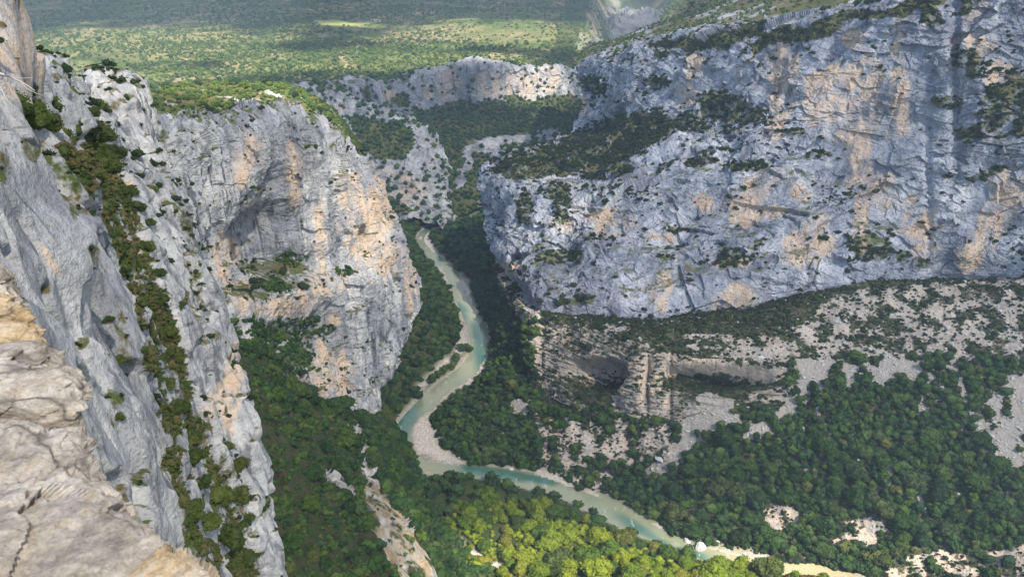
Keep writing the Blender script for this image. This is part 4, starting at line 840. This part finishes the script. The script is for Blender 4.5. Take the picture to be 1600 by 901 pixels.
# ------------------------------------------------------------------ farmhouse on the plateau
j = np.argmin((PL['px']-583)**2+(PL['py']-34.5)**2); fp = PL['P'][j]
fh = bpy.data.objects.new('farmhouse', None); COL.objects.link(fh); fh.location = fp; fh.rotation_euler = (0, 0, .25)
tag(fh, 'lone pale farmhouse at the end of the green field on the plateau', 'house')
M_WALL = plain('pale_render', (.75, .70, .62)); M_ROOF = plain('clay_tiles', (.50, .36, .28)); M_SHUT = plain('window_shade', (.08, .08, .09))
def box(name, c, s, mat, parent, gable=0):
    x, y, z = s; V = [(-x, -y, 0), (x, -y, 0), (x, y, 0), (-x, y, 0), (-x, -y, z), (x, -y, z), (x, y, z), (-x, y, z)]; Q = [[0, 1, 5, 4], [1, 2, 6, 5], [2, 3, 7, 6], [3, 0, 4, 7], [4, 5, 6, 7], [3, 2, 1, 0]]
    if gable: V[4:] = [(-x, 0, z), (x, 0, z), (x, 0, z+.01), (-x, 0, z+.01)]
    o = mesh_np(name, np.array(V)+np.array(c), np.array(Q), mat, parent=parent); return o
box('wall', (0, 0, -3), (13, 5, 9), M_WALL, fh); box('roof', (0, 0, 6.05), (13.8, 5.9, 3.2), M_ROOF, fh, 1)
box('wall', (18, 1, -3), (5, 4, 7), M_WALL, fh); box('roof', (18.2, 1, 4.05), (5.8, 4.8, 2.4), M_ROOF, fh, 1)
for x in (-9, -4, 1, 7): box('window', (x, -5.06, 2.), (.8, .05, 1.6), M_SHUT, fh)
box('door', (4, -5.07, -1), (.8, .06, 3.0), M_SHUT, fh)

# ------------------------------------------------------------------ parapet in the foreground
def stone_mat(name, a, b_, c):
    mat, nt, bs = newmat(name, .9, .2); k = NT(nt); P = k.scaled(k.pos(), (1, 1, 1.6))
    n1 = k.noise(P, 5., 8, .7, .1); n2 = k.noise(P, 22, 8, .72, .1); n3 = k.noise(P, 95, 6, .75)
    col = k.ramp(k.math('ADD', k.math('MULTIPLY', n1, .45), k.math('ADD', k.math('MULTIPLY', n2, .35), k.math('MULTIPLY', n3, .2))), [(.41, a), (.5, b_), (.59, c)])
    col = k.mix(k.ramp(k.noise(P, 7.5, 7, .7, .2), [(.54, 0.), (.68, .6)]), col, (.42, .29, .14))
    col = k.mix(k.ramp(n2, [(.30, .8), (.42, 0.)]), col, (.17, .145, .12)); col = k.mix(k.ramp(n3, [(.32, .5), (.42, 0.)]), col, (.12, .10, .09))
    cr = k.ramp(k.math('ABSOLUTE', k.math('SUBTRACT', k.noise(P, 1.3, 4, .5, .2), .5)), [(.0, 1.), (.006, 0.)]); col = k.mix(k.math('MULTIPLY', cr, .75), col, (.08, .07, .06))
    k.l(col, bs.inputs['Base Color']); h = k.math('SUBTRACT', k.math('ADD', n2, k.math('MULTIPLY', n3, .35)), k.math('MULTIPLY', cr, .5)); k.bump(h, .9, .012, bs); return mat
M_ST = stone_mat('parapet_limestone', (.19, .16, .125), (.36, .305, .24), (.57, .50, .41)); M_ST2 = stone_mat('parapet_ochre_stone', (.30, .20, .10), (.47, .34, .19), (.58, .48, .36))
M_MORT = plain('lime_mortar', (.33, .30, .26))
ZT = CAMZ-.92
pw = bpy.data.objects.new('parapet_wall', None); COL.objects.link(pw); pw.location = (-1.1, 1.3, CAMZ-2.2); tag(pw, 'low rough limestone parapet wall at the lower left edge of the viewpoint', 'wall')
def stone(corners, th, mat, seed, dz=0., label=None, p=5.):
    n = 120; g = np.linspace(-1, 1, n); U_, V_ = np.meshgrid(g, g); o_ = np.ones_like(U_); Fs = []; Vs = []
    for ax, (a, b, c) in enumerate([(U_, V_, o_), (U_, -V_, -o_), (o_, U_, V_), (-o_, -U_, V_), (-U_, o_, V_), (U_, -o_, V_)]):
        Vs.append(np.stack([a, b, c], -1).reshape(-1, 3)); Fs.append(quads(n, n)+ax*n*n)
    V = np.concatenate(Vs); L = (np.abs(V)**p).sum(1)**(1/p); V = V/L[:, None]*1.0
    C = np.array([world_z(x, y, ZT+dz) for x, y in corners]); u = (V[:, 0]+1)/2; v = (V[:, 1]+1)/2
    B = (1-u)[:, None]*(1-v)[:, None]*C[0]+u[:, None]*(1-v)[:, None]*C[1]+u[:, None]*v[:, None]*C[2]+(1-u)[:, None]*v[:, None]*C[3]
    B[:, 2] = ZT+dz-th/2+V[:, 2]*th/2
    cen = B.mean(0); dirn = B-cen; dirn /= np.linalg.norm(dirn, axis=1)[:, None]+1e-6
    d = fbm(B, .22, 5, seed, .55)*.045+facet(B, (.14, .14, .10), seed+3)*.035+facet(B+fbm(B, .1, 2, 4)[:, None]*.03, (.05, .05, .03), seed+9)*.012+fbm(B, .02, 3, seed+5)*.007
    B = B+dirn*d[:, None]; B -= np.array(pw.location)
    o = mesh_np('stone', B, np.concatenate(Fs), mat, None, True, parent=pw)
    if label: o['label'] = label
    import bmesh as bm_
    b = bm_.new(); b.from_mesh(o.data); bm_.ops.remove_doubles(b, verts=b.verts, dist=1e-4); b.to_mesh(o.data); b.free(); return o
# corners: left-near, right-near, right-far, left-far
stone([(-420,1150), (305,905), (108,606), (-420,640)], .36, M_ST, 1, 0, 'broad grey and cream capstone with a dark crack')
stone([(-330,628), (122,606), (62,512), (-330,530)], .30, M_ST, 2, .01)
stone([(-260,528), (66,520), (34,448), (-260,455)], .30, M_ST2, 3, .03)
stone([(110,1060), (455,1000), (300,815), (172,862)], .30, M_ST2, 4, .035, 'rounded ochre stone at the near end')
stone([(-240,452), (30,450), (-5,405), (-240,405)], .30, M_ST, 5, .0)
C4 = [world_z(x, y, ZT-.2) for x, y in [(-600,1250), (370,1010), (0,448), (-300,430)]]
V = np.array([c-np.array([.05, 0, 0]) for c in C4]+[c-np.array([.05, 0, 1.3]) for c in C4])-np.array(pw.location)
mesh_np('mortar_core', V, np.array([[0, 1, 2, 3], [0, 4, 5, 1], [1, 5, 6, 2], [2, 6, 7, 3], [3, 7, 4, 0], [7, 6, 5, 4]]), M_MORT, parent=pw)
print('objects', round(time.time()-T0, 1))

# ------------------------------------------------------------------ unseen clouds shaped to shade the gorge; their gaps let the sun through
def gp(px_, py_, z=None, Y=None): return world_z(px_, py_, z) if Y is None else world(px_, py_, Y)
ZC = 1900.
LIT = [ # (world point, radii in m)
 (gp(860,880,8), 75, 42), (gp(1000,900,8), 120, 34), (gp(740,885,10), 40, 36), (gp(1200,870,6), 130, 26), (gp(1420,880,20), 60, 12), (gp(632,835,Y=345), 10, 45), (gp(670,890,Y=310), 14, 36),
 (gp(190,66,150), 480, 560), (gp(90,105,150), 380, 260), (gp(330,88,150), 220, 140), (gp(480,96,150), 260, 200), (gp(690,93,150), 280, 150), (gp(750,50,150), 420, 420), (gp(870,50,150), 340, 380), (gp(300,118,150), 200, 90), (gp(180,122,150), 200, 90), (gp(845,125,120), 100, 120, .8), (gp(795,430,Y=850), 45, 60, .6), (gp(790,540,Y=720), 40, 50, .45), (gp(1250,830,Y=470), 130, 30, .4), (gp(1300,700,Y=520), 60, 30, .3), (gp(1480,760,Y=470), 60, 40, .35), (gp(560,380,Y=570), 40, 60, .35), (gp(1300,150,Y=760), 80, 60, .2),
 (gp(300,140,Y=580), 120, 60), (gp(420,140,Y=620), 60, 50), (gp(880,165,90), 60, 70), (gp(1080,35,Y=3200), 300, 900), (gp(185,140,Y=178), 12, 14, .5), (gp(860,5,Y=6000), 700, 800), (gp(560,38,150), 120, 60)]
cx = np.linspace(-6500, 7500, 700); cy = np.concatenate([np.arange(-2600, 1200, 14.), np.geomspace(1215, 14000, 200)])
CX, CY = np.meshgrid(cx, cy)
# finer columns where the near gaps are
cx = np.concatenate([np.linspace(-7000, -900, 130), np.arange(-880, 2600, 14.), np.linspace(2640, 8000, 110)]); CX, CY = np.meshgrid(cx, cy)
Pc = np.c_[CX.ravel(), CY.ravel(), np.zeros(CX.size)]
wob = fbm(Pc, (160, 160, 1), 4, 901); den = np.ones(len(Pc))
for L_ in LIT:
    g, rx, ry = L_[:3]; st_ = L_[3] if len(L_) > 3 else 1.
    t = (ZC-g[2])/SUNV[2]; c = g+SUNV*t
    big = rx > 140; mids = rx >= 75; d = np.sqrt(((Pc[:, 0]-c[0])/rx)**2+((Pc[:, 1]-c[1])/ry)**2)+wob*(.8 if big else .35)
    den = np.minimum(den, 1-st_*(1-(smooth(.7, 1.3, d) if big else smooth(.55, 1.4, d) if mids else smooth(.75, 1.25, d))))
hole = smooth(-.15, -.5, fbm(Pc, (1500, 1500, 1), 4, 905))          # open sky elsewhere
den = np.minimum(den, 1-.9*hole*(smooth(2600, 4500, np.hypot(Pc[:, 0]-900, Pc[:, 1]))))
den *= smooth(8000, 6500, np.abs(Pc[:, 0]-500))
den *= np.maximum(smooth(-100, 350, Pc[:, 0]+wob*300)*smooth(3000, 2400, Pc[:, 0]), smooth(300, 900, Pc[:, 1]+wob*300))*smooth(-2300, -1900, Pc[:, 1]+wob*200)
mat, nt, b = newmat('cloud', 1, 0); k = NT(nt); nt.nodes.remove(b); df = k.n('ShaderNodeBsdfDiffuse'); df.inputs[0].default_value = (.8, .8, .82, 1); tl = k.n('ShaderNodeBsdfTranslucent'); tl.inputs[0].default_value = (.42, .44, .50, 1); ms = k.n('ShaderNodeMixShader'); ms.inputs[0].default_value = .6
k.l(df.outputs[0], ms.inputs[1]); k.l(tl.outputs[0], ms.inputs[2]); tp = k.n('ShaderNodeBsdfTransparent'); mx = k.n('ShaderNodeMixShader'); k.l(k.attr('cover'), mx.inputs[0]); k.l(tp.outputs[0], mx.inputs[1]); k.l(ms.outputs[0], mx.inputs[2]); k.l(mx.outputs[0], nt.nodes['Material Output'].inputs[0])
den = den*(.66+.31*smooth(-200, 500, Pc[:, 1]))
ncy, ncx = CX.shape; und = fbm(Pc, (400, 400, 1), 4, 903)*40; Vb = Pc.copy(); Vb[:, 2] = ZC+und
Fq = quads(ncy, ncx); keep = den[Fq].max(1) > .02; Fq = Fq[keep]
o = mesh_np('cloud_layer', Vb, Fq, mat, dict(cover=den), True); tag(o, 'unseen broken grey white cloud layer shaped to shade the gorge', kind='structure')

# ------------------------------------------------------------------ haze
mat = bpy.data.materials.new('haze'); mat.use_nodes = True; nt = mat.node_tree; nt.nodes.clear(); v = nt.nodes.new('ShaderNodeVolumePrincipled'); v.inputs['Color'].default_value = (.58, .77, 1., 1); v.inputs['Density'].default_value = .00013; v.inputs['Anisotropy'].default_value = .2
ou = nt.nodes.new('ShaderNodeOutputMaterial'); nt.links.new(v.outputs[0], ou.inputs['Volume'])
x0, x1, y0, y1, z0, z1 = -18500, 15500, -400, 16500, -170, 1500
hz = box('haze', ((x0+x1)/2, (y0+y1)/2, z0), ((x1-x0)/2, (y1-y0)/2, z1-z0), mat, None); tag(hz, 'thin blue air between the viewpoint and the far hills', kind='stuff')
print('script done', round(time.time()-T0, 1))
